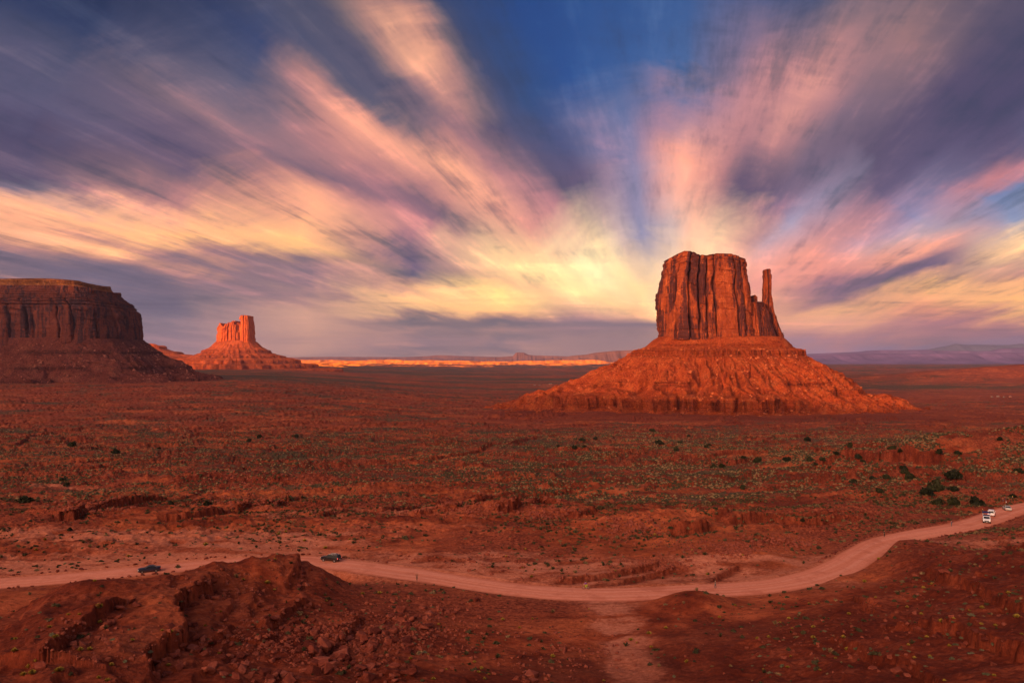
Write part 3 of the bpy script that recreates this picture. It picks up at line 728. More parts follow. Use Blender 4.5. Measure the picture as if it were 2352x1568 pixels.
def cliff_mesh(name, left, right, top, zb, cy, depth, n_exp=3.2, NS=700, NZ=180, cracks=(), seed=1, colw=(9, 26), crack=6.0, bulge=2.0, rough=1.3, beds=(0.16, 0.86), bed_amp=1.6, taper=0.10, tilt=0.0):
    """a wall of rock round a closed plan. left/right: (height, x) outlines, top: (x, height) skyline"""
    rng = np.random.default_rng(seed)
    ex, ey = superell(n_exp, NS)
    ztop_max = max(p[1] for p in top)
    zl = np.array(left, float); zr = np.array(right, float); tp = np.array(top, float)
    t = np.linspace(0, 1, NZ)[:, None]
    zref = zb + (ztop_max-zb)*t
    xl = np.interp(zref, zl[:, 0], zl[:, 1]); xr = np.interp(zref, zr[:, 0], zr[:, 1])
    hx = (xr-xl)/2; mx = (xl+xr)/2; hy = depth*(1-taper*t)
    X = mx + hx*ex[None]; Y = cy + hy*ey[None] + tilt*(X-mx)
    hx0 = float(hx[0, 0]); mx0 = float(mx[0, 0])
    bx, by = hx0*ex, depth*ey
    seg = np.hypot(np.roll(bx, -1)-bx, np.roll(by, -1)-by)
    L = np.concatenate([[0], np.cumsum(seg)[:-1]]); T = seg.sum()
    nx_, ny_ = ex/hx0, ey/depth
    nx_ = np.sign(ex)*np.abs(ex)**(n_exp-1)/hx0; ny_ = np.sign(ey)*np.abs(ey)**(n_exp-1)/depth
    nn = np.hypot(nx_, ny_)+1e-9; nx_, ny_ = nx_/nn, ny_/nn
    # columns between vertical joints
    b = []; p = 0.0
    while p < T: b.append(p); p += rng.uniform(*colw)
    b = np.array(b)
    front = ey < -0.3
    forced = []
    for cxk in cracks:
        k = np.where(front)[0]; j = k[np.argmin(np.abs(mx0+bx[k]-cxk))]; forced.append(L[j])
    for f in forced: b = b[np.abs(b-f) > colw[0]*0.6]
    deep = np.concatenate([rng.uniform(0.25, 0.8, len(b)), np.full(len(forced), 1.5)])
    b = np.concatenate([b, forced]); o = np.argsort(b); b = b[o]; deep = deep[o]
    Z = np.broadcast_to(zref, X.shape)
    Lw = L[None] + 2.6*perlin(L[None]/18+0*Z, Z/34, seed) + 0.8*perlin(L[None]/5+0*Z, Z/11, seed+1)
    Lw = np.mod(Lw, T)
    i = np.clip(np.searchsorted(b, Lw)-1, 0, len(b)-1)
    nxt = np.where(i+1 < len(b), b[np.minimum(i+1, len(b)-1)], T + b[0])
    wd = np.maximum(nxt-b[i], 1.0); f = np.clip((Lw-b[i])/wd, 0, 1)
    base_off = rng.normal(0, 1.0, len(b)); brk = rng.uniform(0.15, 1.0, len(b)); rec = rng.uniform(0.0, 1.0, len(b))
    sc0 = colw[0]/9.0*min(1.0, bulge/2.0)
    off = bulge*(1-np.abs(2*f-1)**6.0) + bulge*0.9*base_off[i]
    Hb = (ztop_max-zb)*rng.uniform(0.10, 0.34, len(b)); ph = rng.uniform(0, 50, len(b))
    blk = np.floor((Z + 0.12*(Lw-b[i]) + 2.0*perlin(Lw/6, Z/12, seed+15))/Hb[i] + ph[i])
    hsh = np.mod(np.abs(np.sin(i*12.9898+blk*78.233))*43758.5453, 1.0)
    off = off + bulge*2.0*(hsh-0.5)
    off = off - bulge*1.3*rec[i]*sstep(t-brk[i]-0.03*perlin(Lw/4, Z/9, seed+9), 0, 0.02)
    dl = np.minimum(Lw-b[i], 9e9); dr_ = nxt-Lw; j2 = np.where(i+1 < len(b), i+1, 0)
    cw = 1.1*max(1.0, colw[0]/9)
    cmod = 0.55+0.75*perlin(Lw/30+3, Z/45, seed+3)
    off = off + 5.0*sc0*noise1(L/(60*sc0), seed+20)[None]
    off = off - crack*deep[i]*np.exp(-(dl/cw)**2)*np.clip(cmod, 0.15, 1.2) - crack*deep[j2]*np.exp(-(dr_/cw)**2)*np.clip(cmod, 0.15, 1.2)
    sc = min(colw[0]/9.0, 1.7)
    off = off + rough*(fbm(Lw/(14*sc), Z/(30*sc), 4, seed+5)*1.7 + 0.7*fbm(Lw/(4*sc), Z/(3.4*sc), 3, seed+6))
    # thin beds at the foot and under the rim
    zz = (Z-zb)/max(1e-6, (ztop_max-zb))
    bn = noise1(Z/(3.6*sc), seed+7) + 0.6*noise1(Z/(1.7*sc), seed+8)
    bn2 = np.clip(bn*2.2, -1, 1)
    wbed = (1-sstep(zz, beds[0]*0.6, beds[0])) + sstep(zz, beds[1], min(1.0, beds[1]+0.05))
    jb = 0.5*np.round(2*perlin(Lw/(3.2*sc), np.floor(Z/(4.0*sc)), seed+4))
    off = off*(1-0.45*wbed) + wbed*bed_amp*(bn2*0.8 + 0.6*jb) + 0.25*bed_amp*bn2
    off = off + bed_amp*0.9*(1-sstep(zz, 0, beds[0]))
    X = X + nx_[None]*off; Y = Y + ny_[None]*off
    # skyline
    zt = np.interp(X, tp[:, 0], tp[:, 1])
    zt = np.minimum(zt, np.interp(mx+hx*ex[None]*0.985, tp[:, 0], tp[:, 1]))
    ratio = (zt-zb)/(ztop_max-zb)
    Zf = zb + (zref-zb)*ratio
    # rounded rim
    V = np.stack([X, Y, Zf], -1)
    rings = [V.reshape(-1, 3)]; K = 12
    Xr, Yr, Zr = X[-1], Y[-1], Zf[-1]
    cxm = mx[-1, 0]
    for k in range(1, K+1):
        s = 1-(k/K)**1.0
        xx = cxm+(Xr-cxm)*s; yy = cy+(Yr-cy)*s
        zk = np.interp(xx, tp[:, 0], tp[:, 1])
        zk = np.minimum(zk, Zr+ (ztop_max-zb)*0.02*k) + 0.9*sc*fbm(xx/(9*sc), yy/(9*sc), 3, seed+12) + 1.2*sc*(1-s)
        rings.append(np.stack([xx, yy, zk], -1))
    A = np.concatenate(rings)
    return mesh_from(name, A, grid_faces(NZ+K, NS, wrap=True))

def steep_at(z, zl, w, k):
    t = (z-zl)/w; a = np.abs(t)
    return np.where(a < 1, zl + w*np.sign(t)*a**k, z)

def talus_mesh(name, cx, cy, ax, ay, prof, n_exp=2.6, NA=1100, ND=260, front_only=True, scale=lambda a: 1.0, ledges=(), seed=5, gully=5.0, rough=1.2, dmax=None, unit=1.0, inset=0.12, rib=34.0):
    """skirt of debris round a footprint; prof: (distance, height)"""
    rng = np.random.default_rng(seed)
    # more columns on the side that is looked at
    a = np.linspace(0, 2*np.pi, NA, endpoint=False)
    a = a + 0.35*np.cos(a)          # denser near -90 degrees
    c, s = np.cos(a), np.sin(a)
    rr = (np.abs(c/ax)**n_exp + np.abs(s/ay)**n_exp)**(-1/n_exp)
    sc = np.array([scale(v) for v in a])
    pr = np.array(prof, float); dm = pr[-1, 0] if dmax is None else dmax
    tt = np.linspace(0, 1, ND)
    D = np.concatenate([[-inset*min(ax, ay)*1.2], tt*dm])[:, None]
    AA = np.broadcast_to(a[None], (len(D), NA)); DD = np.broadcast_to(D, AA.shape)
    rad = rr[None] + DD*sc[None]
    X = cx + rad*c[None]; Y = cy + rad*s[None]
    Z = np.interp(DD, pr[:, 0], pr[:, 1])
    u = unit
    arc = AA*(ax+ay)*0.5/u
    g = sstep(DD/dm, 0.02, 0.4)*(1-0.5*sstep(DD/dm, 0.8, 1))
    Z = Z + gully*g*(ridged(arc/rib+0.4*fbm(X/60/u, Y/60/u, 2, seed), DD/u/160, 3, seed+1)-0.25)
    ch = np.abs(perlin(arc/30+0.5*fbm(X/50/u, Y/50/u, 3, seed+21), DD/u/400, seed+22))
    Z = Z - gully*0.45*g*np.exp(-(ch/0.055)**2)
    Z = Z + rough*u*(fbm(X/14/u, Y/14/u, 4, seed+2)*1.6 + fbm(X/4.5/u, Y/4.5/u, 2, seed+3)*0.7)*sstep(DD/dm, 0, 0.05)
    rock = np.zeros_like(Z)
    for led in ledges:
        zl, w, k, lo, hi = led[:5]
        m = sstep(fbm(arc/46+seed, np.full_like(arc, zl*0.1), 2, seed+int(abs(zl)))+0.25, lo, hi)
        if len(led) > 5:
            ad = np.degrees(np.angle(np.exp(1j*AA)))
            m = np.clip(sstep(ad, led[5]-14, led[5]+6)*(1-sstep(ad, led[6]-6, led[6]+14)), 0, 1)*np.clip(0.55+m, 0, 1)
        wob = 1.2*u*fbm(arc/9, np.full_like(arc, zl), 3, seed+8) + 1.8*u*np.round(2*perlin(arc/3.1, np.full_like(arc, zl*0.37), seed+11))/2*(w > 9*u)
        z2 = steep_at(Z-wob, zl, w, k)+wob
        z2 = Z + (z2-Z)*m
        rock = np.maximum(rock, m*np.exp(-(((z2-zl)/(w*0.85))**2)))
        Z = z2
    me = mesh_from(name, np.stack([X, Y, Z], -1), grid_faces(len(D), NA, wrap=True, flip=True))
    attr(me, 'rock', rock)
    grid = (X, Y, Z)
    return me, grid

ROCKS = []
def rock_shape(seed, n=16, flat=0.75):
    rng = np.random.default_rng(seed)
    bm = bmesh.new()
    P = rng.uniform(-1, 1, (n, 3)); k = rng.integers(0, 3, n); P[np.arange(n), k] = np.sign(P[np.arange(n), k])*rng.uniform(0.8, 1, n)
    P *= np.array([1, rng.uniform(0.65, 0.95), flat*rng.uniform(0.7, 1.0)])*0.58
    for p in P: bm.verts.new(p)
    r = bmesh.ops.convex_hull(bm, input=bm.verts)
    for v in [v for v in bm.verts if not v.link_faces]: bm.verts.remove(v)
    bmesh.ops.triangulate(bm, faces=bm.faces)
    bm.verts.ensure_lookup_table(); bm.verts.index_update()
    V = np.array([v.co for v in bm.verts]); T = np.array([[v.index for v in f.verts] for f in bm.faces])
    bm.free(); return V, T
ROCKS = [rock_shape(100+i, 14+i % 4, 0.8) for i in range(10)]

def scatter_mesh(name, shapes, P, S, rng, tilt=0.5, squash=None, smooth=False):
    """many small solids merged into one mesh"""
    VV, TT = [], []; off = 0
    which = rng.integers(0, len(shapes), len(P))
    for w, (V, T) in enumerate(shapes):
        k = np.where(which == w)[0]
        if not len(k): continue
        n = len(k); rz = rng.uniform(0, 2*np.pi, n); rx = rng.normal(0, tilt, n)
        c, s = np.cos(rz), np.sin(rz); cx, sx = np.cos(rx), np.sin(rx)
        y1 = V[None, :, 1]*cx[:, None]-V[None, :, 2]*sx[:, None]; z1 = V[None, :, 1]*sx[:, None]+V[None, :, 2]*cx[:, None]
        x1 = V[None, :, 0]*c[:, None]-y1*s[:, None]; y2 = V[None, :, 0]*s[:, None]+y1*c[:, None]
        A = np.stack([x1, y2, z1], -1)*S[k][:, None, None] + P[k][:, None, :]
        VV.append(A.reshape(-1, 3)); TT.append((T[None]+(np.arange(n)*len(V))[:, None, None]).reshape(-1, 3)+off); off += n*len(V)
    return mesh_from(name, np.concatenate(VV), None, np.concatenate(TT), smooth)

def talus_points(grid, n, rng, dlo=0.05, dhi=1.0, amin=None, amax=None, power=1.0):
    X, Y, Z = grid; nd, na = X.shape
    i = (dlo+(dhi-dlo)*rng.random(n)**power)*(nd-1); i = np.clip(i.astype(int), 1, nd-1)
    f = np.where(Y[-1] < Y.mean()+0.2*(Y.max()-Y.mean()))[0]
    j = f[rng.integers(0, len(f), n)]
    return np.stack([X[i, j], Y[i, j], Z[i, j]], -1)

def build_mitten():
    Y0 = 1800.0
    root = empty("sandstone_butte", (1640-CXP, Y0, 47), "tall red sandstone butte with a thin thumb of rock, on a wide rubble cone", "butte")
    ox, oy, oz = root.location
    kf = [0.957]
    def px(pts): return [(p[0]-CXP, (HOR-p[1])*kf[0]) for p in pts]
    def xs(pts): return [((HOR-p[1])*kf[0], p[0]-CXP) for p in pts]       # (height, x)
    def part(name, me, mat):
        o = put(name, me, mat, root); o.matrix_parent_inverse = Matrix.Translation((-ox, -oy, -oz)); return o
    # main block
    L = xs([(1524,776),(1523,745),(1523,709),(1522,688),(1522,664),(1525,627),(1529,618),(1531,597),(1534,576)])
    Rr = xs([(1716,776),(1714,720),(1711,681),(1706,657),(1705,639),(1705,618),(1703,604),(1701,576)])
    T = px([(1500,600),(1517,599),(1521,594),(1528,588),(1543.8,581),(1554,576.7),(1568,577.6),(1577,580),(1581,584),(1600,587),(1612,585),(1623,582.5),(1656,583),(1667,586),(1681,591),(1695,593.5),(1702,602),(1706,612),(1712,620)])
    part("main_block", cliff_mesh("main_block", L, Rr, T, 40.0, Y0, 92, 4.2, 1000, 300, [c*0.91875-CXP for c in (1668, 1704, 1727, 1746, 1767, 1822, 1838)], 3, (16, 74), 19.0, 2.8, 2.3), MAT['cliff'])
    kf[0] = 0.968
    # broken shoulder and its pinnacle
    L = xs([(1690,780),(1690,700),(1695,685)]); Rr = xs([(1772,780),(1762,735),(1752,700),(1748,690)])
    T = px([(1680,702),(1692,699),(1700,697),(1712,694),(1722,693),(1730,693),(1736,696),(1742,700),(1748,705),(1756,710),(1775,724)])
    part("shoulder", cliff_mesh("shoulder", L, Rr, T, 36.0, Y0-22, 46, 2.6, 520, 170, [1706-CXP, 1719-CXP, 1736-CXP], 8, (6, 14), 5.0, 1.6, 1.0), MAT['cliff'])
    L = xs([(1714,700),(1714,676)]); Rr = xs([(1730,700),(1729,676)])
    part("pinnacle", cliff_mesh("pinnacle", L, Rr, px([(1712,680),(1717,677),(1724,675.5),(1731,682)]), 112.0, Y0-30, 9, 2.6, 160, 50, (), 12, (4, 8), 1.2, 0.6, 0.6, taper=0.2), MAT['cliff'])
    L = xs([(1705,700),(1705.5,670),(1707,658)]); Rr = xs([(1713,700),(1711.5,670),(1710,658)])
    part("pinnacle", cliff_mesh("pinnacle", L, Rr, px([(1705,662),(1708,659),(1711,664)]), 112.0, Y0-8, 7, 2.4, 120, 60, (), 14, (4, 8), 1.0, 0.5, 0.5, taper=0.3), MAT['cliff'])
    # the thumb
    kf[0] = 0.980
    L = xs([(1745,785),(1748,760),(1750,720),(1750.2,690),(1750,660),(1751,640),(1750.2,630),(1750.2,616)])
    Rr = xs([(1792,785),(1791,762),(1786,757),(1780,735),(1775,716),(1770,705),(1768,690),(1765,672),(1765,640),(1764.8,630),(1762.8,627),(1762.5,616)])
    T = px([(1747,620),(1750,617.6),(1754,616.4),(1762,616.6),(1765,619),(1768,628),(1772,640)])
    part("thumb", cliff_mesh("thumb", L, Rr, T, 37.0, Y0-14, 24, 2.8, 420, 300, [1757-CXP], 21, (5, 13), 3.0, 1.0, 0.8, (0.22, 0.9), 1.1, 0.35), MAT['cliff'])
    L = xs([(1768,792),(1768,735)]); Rr = xs([(1793,792),(1791.5,765),(1786,756),(1779,735)])
    part("shoulder", cliff_mesh("shoulder", L, Rr, px([(1766,722),(1775,725),(1780,738),(1786,757),(1792,765),(1800,790)]), 30.0, Y0+4, 34, 2.6, 300, 120, (), 25, (5, 11), 2.5, 1.0, 0.9, (0.6, 0.95), 1.4), MAT['cliff'])
    # cone of debris
    prof = [(0,48),(10,42),(30,25),(67,7),(80,-6),(120,-28),(170,-58),(210,-75),(270,-93),(320,-108),(360,-122),(410,-134),(470,-146)]
    def scl(a):
        c, s = math.cos(a), math.sin(a)
        return 1.0 - 0.20*max(0, c) - 0.12*max(0, -s)
    me, grid = talus_mesh("talus_slope", 1650-CXP, Y0-6, 137, 84, prof, 2.8, 1500, 340, True, scl,
                    ledges=[(11, 10, 0.22, -0.1, 0.2, -178, -4), (28, 4, 0.5, 0.1, 0.3), (-52, 6, 0.42, 0.0, 0.25), (-88, 17, 0.20, -0.1, 0.2, -158, -78), (-70, 8, 0.3, 0.1, 0.3, -50, -8), (-112, 5, 0.5, 0.1, 0.3)], seed=17, gully=30.0, rough=1.4, rib=20.0)
    part("talus_slope", me, MAT['talus'])
    rng = np.random.default_rng(5)
    P = talus_points(grid, 12000, rng, 0.10, 0.92); S = 0.8+3.6*rng.random(len(P))**7
    an = np.arctan2(P[:, 1]-Y0, P[:, 0]-(1650-CXP))
    m = 1.3*fbm(an*16, P[:, 2]/70, 3, 4)+0.8*fbm(P[:, 0]/30, P[:, 2]/22, 3, 5)+0.18+0.28*(P[:, 0] > 460) > rng.random(len(P))*0.9
    P, S = P[m], S[m]; P[:, 2] += 0.15*S
    o = part("rubble", scatter_mesh("rubble", ROCKS, P, S*1.3, rng), MAT['rubble']); o['kind'] = 'stuff'

def build_mesa():
    Yc = 2430.0; k = 2250.0/F
    root = empty("sandstone_mesa", world_at(-100, 790, Yc), "broad dark mesa with a shaded wall and flat sunlit rim", "mesa")
    ox, oy, oz = root.location
    def part(name, me, mat):
        o = put(name, me, mat, root); o.matrix_parent_inverse = Matrix.Translation((-ox, -oy, -oz)); return o
    kx = 2420.0/F; k = 2290.0/F
    def px(pts): return [((p[0]-CXP)*kx, (HOR-p[1])*k) for p in pts]
    def xs(pts): return [((HOR-p[1])*k, (p[0]-CXP)*kx) for p in pts]
    L = xs([(-1100,800),(-1100,640)])
    Rr = xs([(288,800),(287,770),(285,740),(282,720),(279,703),(274,697),(266,690)])
    T = px([(-1200,684),(150,686),(250,684),(300,690),(316,702),(330,712)])
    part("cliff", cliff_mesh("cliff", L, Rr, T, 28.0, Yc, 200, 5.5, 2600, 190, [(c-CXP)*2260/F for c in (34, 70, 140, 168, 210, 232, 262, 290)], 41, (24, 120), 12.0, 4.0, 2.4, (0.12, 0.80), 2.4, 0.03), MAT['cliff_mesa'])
    L = xs([(-1080,690),(-1075,655)]); Rr = xs([(270,692),(265,686),(258,678),(250,668),(246,664)])
    T = px([(-1200,656),(100,655),(200,654),(238,657),(240,661),(250,661),(258,667),(280,684),(300,700)])
    part("cap_rock", cliff_mesh("cap_rock", L, Rr, T, 165.0, Yc+6, 188, 5.0, 1700, 90, (), 43, (9, 24), 2.5, 1.5, 1.6, (0.9, 0.95), 2.6, 0.12), MAT['cliff_mesa'])
    L = xs([(-1060,660),(-1060,640)]); Rr = xs([(236,662),(226,655),(221,648),(219,640)])
    T = px([(-1200,641),(0,640.5),(60,640),(140,638),(180,638.5),(212,640.5),(219,644),(230,658)])
    part("rim_layer", cliff_mesh("rim_layer", L, Rr, T, 196.0, Yc+10, 168, 5.0, 1500, 50, (), 47, (9, 20), 2.0, 1.2, 1.4, (0.3, 0.6), 1.8, 0.05), MAT['rim'])
    prof = [(0,58),(12,48),(40,28),(80,0),(140,-36),(200,-62),(270,-78),(340,-90),(420,-102)]
    cxm = ((-1100+292)/2-CXP)*kx; axm = (292+1100)/2*kx
    def scl(a): return 0.82+0.25*fbm(np.array([a*7.0]), np.array([2.0]), 3, 5)[0]
    me, grid = talus_mesh("talus_slope", cxm, Yc, axm, 196, prof, 6.0, 2600, 230, True, scl,
                   ledges=[(16, 8, 0.45, 0.0, 0.2), (-30, 8, 0.45, 0.05, 0.25), (-66, 8, 0.4, -0.05, 0.2)], seed=23, gully=34.0, rough=2.6, unit=1.6)
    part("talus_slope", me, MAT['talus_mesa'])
    rng = np.random.default_rng(9)
    P = talus_points(grid, 16000, rng, 0.05, 0.9); S = 1.6+6.5*rng.random(len(P))**5
    m = (P[:, 0] > -1900) & (fbm(P[:, 0]/60, P[:, 1]/60, 3, 6)+0.3 > rng.random(len(P))*0.9)
    P, S = P[m], S[m]
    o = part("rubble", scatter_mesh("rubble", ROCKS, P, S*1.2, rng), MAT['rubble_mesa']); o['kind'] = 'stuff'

def build_castle():
    Yc = 5000.0; k = Yc/F
    root = empty("castle_butte", world_at(545, 790, Yc), "small far butte glowing orange, jagged crest with a tall square tower at one end", "butte")
    ox, oy, oz = root.location
    def part(name, me, mat):
        o = put(name, me, mat, root); o.matrix_parent_inverse = Matrix.Translation((-ox, -oy, -oz)); return o
    def px(pts): return [((p[0]-CXP)*k, (HOR-p[1])*k) for p in pts]
    def xs(pts): return [((HOR-p[1])*k, (p[0]-CXP)*k) for p in pts]
    L = xs([(503,786),(503,750),(506,743)]); Rr = xs([(562,786),(562,740)])
    T = px([(500,756),(503.5,748),(506,743),(510,742),(514,743),(516,748),(519,750.5),(522,750),(525,746),(528,744),(530,746),(532,742),(536,741),(538,743),(540,739),(544,737),(546,738),(547,744),(549,747),(550,742),(553,741),(556,745),(558,744),(565,745)])
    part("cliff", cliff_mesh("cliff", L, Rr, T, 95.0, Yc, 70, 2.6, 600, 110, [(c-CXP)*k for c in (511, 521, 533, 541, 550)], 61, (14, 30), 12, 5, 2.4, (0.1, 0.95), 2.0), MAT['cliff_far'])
    L = xs([(557,788),(558,745),(558,724)]); Rr = xs([(583,788),(582,760),(581,735),(580,724)])
    T = px([(556,730),(558.5,726.5),(563,725.3),(569,725),(575,725.6),(580,727),(584,735)])
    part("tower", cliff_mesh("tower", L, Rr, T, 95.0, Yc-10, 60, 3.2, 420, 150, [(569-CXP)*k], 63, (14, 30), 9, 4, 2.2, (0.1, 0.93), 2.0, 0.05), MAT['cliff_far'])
    prof = [(0,112),(20,98),(60,66),(110,44),(125,30),(180,12),(240,-2),(310,-16),(320,-34),(430,-42),(445,-64),(600,-72),(615,-92),(760,-110)]
    def scl(a): return 0.86+0.16*fbm(np.array([a*7.0]), np.array([4.0]), 4, 15)[0]
    me, grid = talus_mesh("talus_slope", (543-CXP)*k, Yc, 112, 76, prof, 2.4, 800, 190, True, scl,
                   ledges=[(40, 12, 0.35, -0.1, 0.1), (8, 10, 0.4, 0.0, 0.2), (-25, 12, 0.25, -0.3, -0.1), (-54, 12, 0.25, -0.3, -0.1), (-82, 10, 0.3, -0.3, -0.1)], seed=33, gully=7.0, rough=2.0, unit=2.6)
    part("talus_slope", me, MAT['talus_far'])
    # low mesa between the big one and the castle butte
    L = [((HOR-820)*k, (250-CXP)*k), ((HOR-786)*k, (250-CXP)*k)]
    root2 = empty("low_mesa", world_at(350, 800, 5600), "low orange mesa peeking out beside the foot of the dark mesa", "mesa")
    k2 = 5600/F
    o2 = root2.location
    def px2(pts): return [((p[0]-CXP)*k2, (HOR-p[1])*k2) for p in pts]
    def xs2(pts): return [((HOR-p[1])*k2, (p[0]-CXP)*k2) for p in pts]
    me = cliff_mesh("cliff", xs2([(150,815),(150,785)]), xs2([(381,815),(379,797),(378,793)]), px2([(100,786),(330,788),(341,789),(352,793),(366,793),(372,794.5),(379,797)]), 30.0, 5600, 120, 4, 700, 50, (), 71, (18, 45), 10, 5, 3, (0.1, 0.9), 3)
    o = put("cliff", me, MAT['cliff_far'], root2); o.matrix_parent_inverse = Matrix.Translation(-Vector(o2))
    me, _ = talus_mesh("talus_slope", (265-CXP)*k2, 5600, 115*k2, 115, [(0,64),(30,50),(90,40),(120,24),(240,6),(360,-30),(560,-85)], 4, 600, 120, True, lambda a: 1.0, ledges=[(36, 10, .4, 0, .2), (0, 10, .4, 0, .2)], seed=35, gully=14, rough=1.3, unit=2.6)
    o = put("talus_slope", me, MAT['talus_far'], root2); o.matrix_parent_inverse = Matrix.Translation(-Vector(o2))

def build_far_hills():
    """ranges and tablelands along the horizon: ridges with a skyline, a front slope and a back slope"""
    def ridge(name, sky, Y, foot, thick, seed, mat, amp=0.0):
        k = Y/F
        xs = np.linspace(sky[0][0], sky[-1][0], 420)
        tp = np.interp(xs, [p[0] for p in sky], [p[1] for p in sky])
        rows = []
        n = 40
        for r in range(n):
            t = r/(n-1)                      # 0 front foot .. 1 back foot
            if t < 0.55:
                f = (t/0.55); hgt = 0.45*f + 0.55*f**4
                yy = Y - thick*(1-f)
            else:
                f = (1-t)/0.45; hgt = f; yy = Y + thick*1.2*(1-f)
            X = (xs-CXP)*k
            zt = (HOR-tp)*k; z = foot + (zt-foot)*hgt
            z = z + 0.16*(zt-foot)*(ridged(X/(thick*0.30), np.full_like(X, 3.0+0.4*t), 3, seed)-0.4)*(hgt*(1-hgt)*4)
            rows.append(np.stack([X, np.full_like(X, yy)+0.3*thick*fbm(X/(thick*0.8), np.zeros_like(X), 3, seed+3)*(hgt*(1-hgt)*4), z], -1))
        me = mesh_from(name, np.array(rows), grid_faces(n, len(xs)))
        return put(name, me, mat, kind='structure')
    ridge("hills", [(1290,822),(1312,816),(1345,813.5),(1372,808),(1392,806.5),(1420,804),(1460,803),(1500,804),(1600,806),(1700,812),(1760,822)], 16000, -135, 900, 3, MAT['far_hills'])
    ridge("hills", [(1100,822.5),(1150,819),(1178,817),(1183,811),(1187,808.5),(1203,808.5),(1208,811),(1214,814),(1230,815.5),(1290,817),(1330,819),(1360,822.5)], 22000, -135, 900, 5, MAT['far_hills'])
    ridge("hills", [(560,822.5),(640,820),(760,819),(930,819.5),(985,817),(1000,815),(1030,815.5),(1060,817),(1100,818),(1160,819.5),(1240,820),(1330,822.5)], 28000, -135, 1200, 7, MAT['far_hills'])
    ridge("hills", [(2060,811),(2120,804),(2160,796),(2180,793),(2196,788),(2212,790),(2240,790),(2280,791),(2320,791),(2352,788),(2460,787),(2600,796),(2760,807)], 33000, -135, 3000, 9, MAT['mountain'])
    ridge("hills", [(1780,822),(1830,813),(1900,810),(1976,807),(1990,804.5),(2030,803),(2080,803),(2130,802),(2150,804),(2280,805),(2300,800),(2330,798),(2352,797),(2500,796),(2800,808)], 25000, -135, 2400, 11, MAT['shaded_violet_hills'])
    ridge("hills", [(1760,823),(1820,818),(1930,813),(2000,811),(2100,812),(2230,810),(2352,809),(2600,809),(2800,818)], 17000, -135, 1500, 13, MAT['shaded_violet_hills'])
def sunlit_bench():  # sunlit flats shaped as added steep benches that catch the low sun
    def bench(x0, x1, Y, h, thick, seed, mat):
        k = Y/F; xs = np.linspace(x0, x1, 700); X = (xs-CXP)*k; rows = []; n = 30
        end = sstep(xs, x0, x0+0.16*(x1-x0))*(1-sstep(xs, x1-0.14*(x1-x0), x1))
        yo = thick*1.6*fbm(X/(thick*2.2), np.zeros_like(X), 4, seed)
        for r in range(n):
            t = r/(n-1)
            up = sstep(t, 0.0, 0.42); dn = 1-sstep(t, 0.7, 1.0)
            z = ground_z_far(X, Y) - 14 + (h*end*(0.75+0.5*fbm(X/(thick*3), np.zeros_like(X)+t, 3, seed+2))+14)*np.minimum(up, dn)
            z = z + 0.09*h*(ridged(X/(thick*0.5), np.zeros_like(X)+t*1.5, 3, seed+1)-0.4)*end*(up*(1-up)*4)
            rows.append(np.stack([X, Y+yo+thick*(t-0.2), z], -1))
        put("hills", mesh_from("hills", np.array(rows), grid_faces(n, len(xs))), mat, kind='structure')
    bench(560, 1480, 14500, 84, 300, 81, MAT['sunlit_sand'])
    bench(640, 1400, 12500, 50, 260, 82, MAT['sunlit_sand'])
    bench(440, 900, 9000, 40, 150, 83, MAT['sunlit_sand'])
    bench(400, 730, 6600, 34, 110, 84, MAT['sunlit_sand'])
    bench(470, 820, 7600, 30, 110, 86, MAT['sunlit_sand'])
    bench(700, 1500, 10500, 22, 160, 85, MAT['sunlit_sand'])
def ground_z_far(X, Y): return smooth_height(X, np.full_like(X, Y))
MAT['sunlit_sand'] = mat_noisy("sunlit_sand", (0.55, 0.14, 0.012), (0.85, 0.27, 0.024), 0.01, bmp=0)  # sunlight on the far flats put into a bright gold colour
MAT['rim'] = mat_talus("mesa_rim", (0.10, 0.034, 0.016), (0.24, 0.085, 0.030), (0.36, 0.15, 0.05), 0.8)
MAT['mountain'] = mat_noisy("hazed_mountain", (0.07, 0.08, 0.13), (0.10, 0.11, 0.17), 0.002, bmp=0)  # distance haze put into the bluish mountain colour
MAT['shaded_violet_hills'] = mat_noisy("shaded_violet_hills", (0.09, 0.065, 0.15), (0.17, 0.11, 0.24), 0.0015, bmp=0)  # cloud shade and blue haze put into the hill colour
def build_road():
    n = len(ROAD); d = np.gradient(ROAD, axis=0); d /= np.linalg.norm(d, axis=1)[:, None]
    nrm = np.stack([-d[:, 1], d[:, 0]], -1)
    us = np.linspace(-1, 1, 13)
    L = np.concatenate([[0], np.cumsum(np.linalg.norm(np.diff(ROAD, axis=0), axis=1))])
    wob = 1+0.07*noise1(L/9, 3)+0.05*noise1(L/2.7, 4)
    V = np.array([[(*(ROAD[i]+nrm[i]*u*ROAD_W*wob[i]), ROAD_Z - 0.10*abs(u)**6 - 0.02*math.cos(u*9)) for u in us] for i in range(n)])
    me = mesh_from("road", V, grid_faces(n, len(us), flip=True))
    uvl = me.uv_layers.new(name="UVMap")
    vi = np.zeros(len(me.loops), np.int32); me.loops.foreach_get('vertex_index', vi)
    uv = np.stack([(vi % len(us))/(len(us)-1), L[vi//len(us)]], -1)
    uvl.data.foreach_set('uv', uv.astype(np.float32).ravel())
    put("road", me, MAT['road'], kind='structure')

TABLE = build_ground()
build_road()
build_mitten()
build_mesa()
build_castle()
build_far_hills()
sunlit_bench()

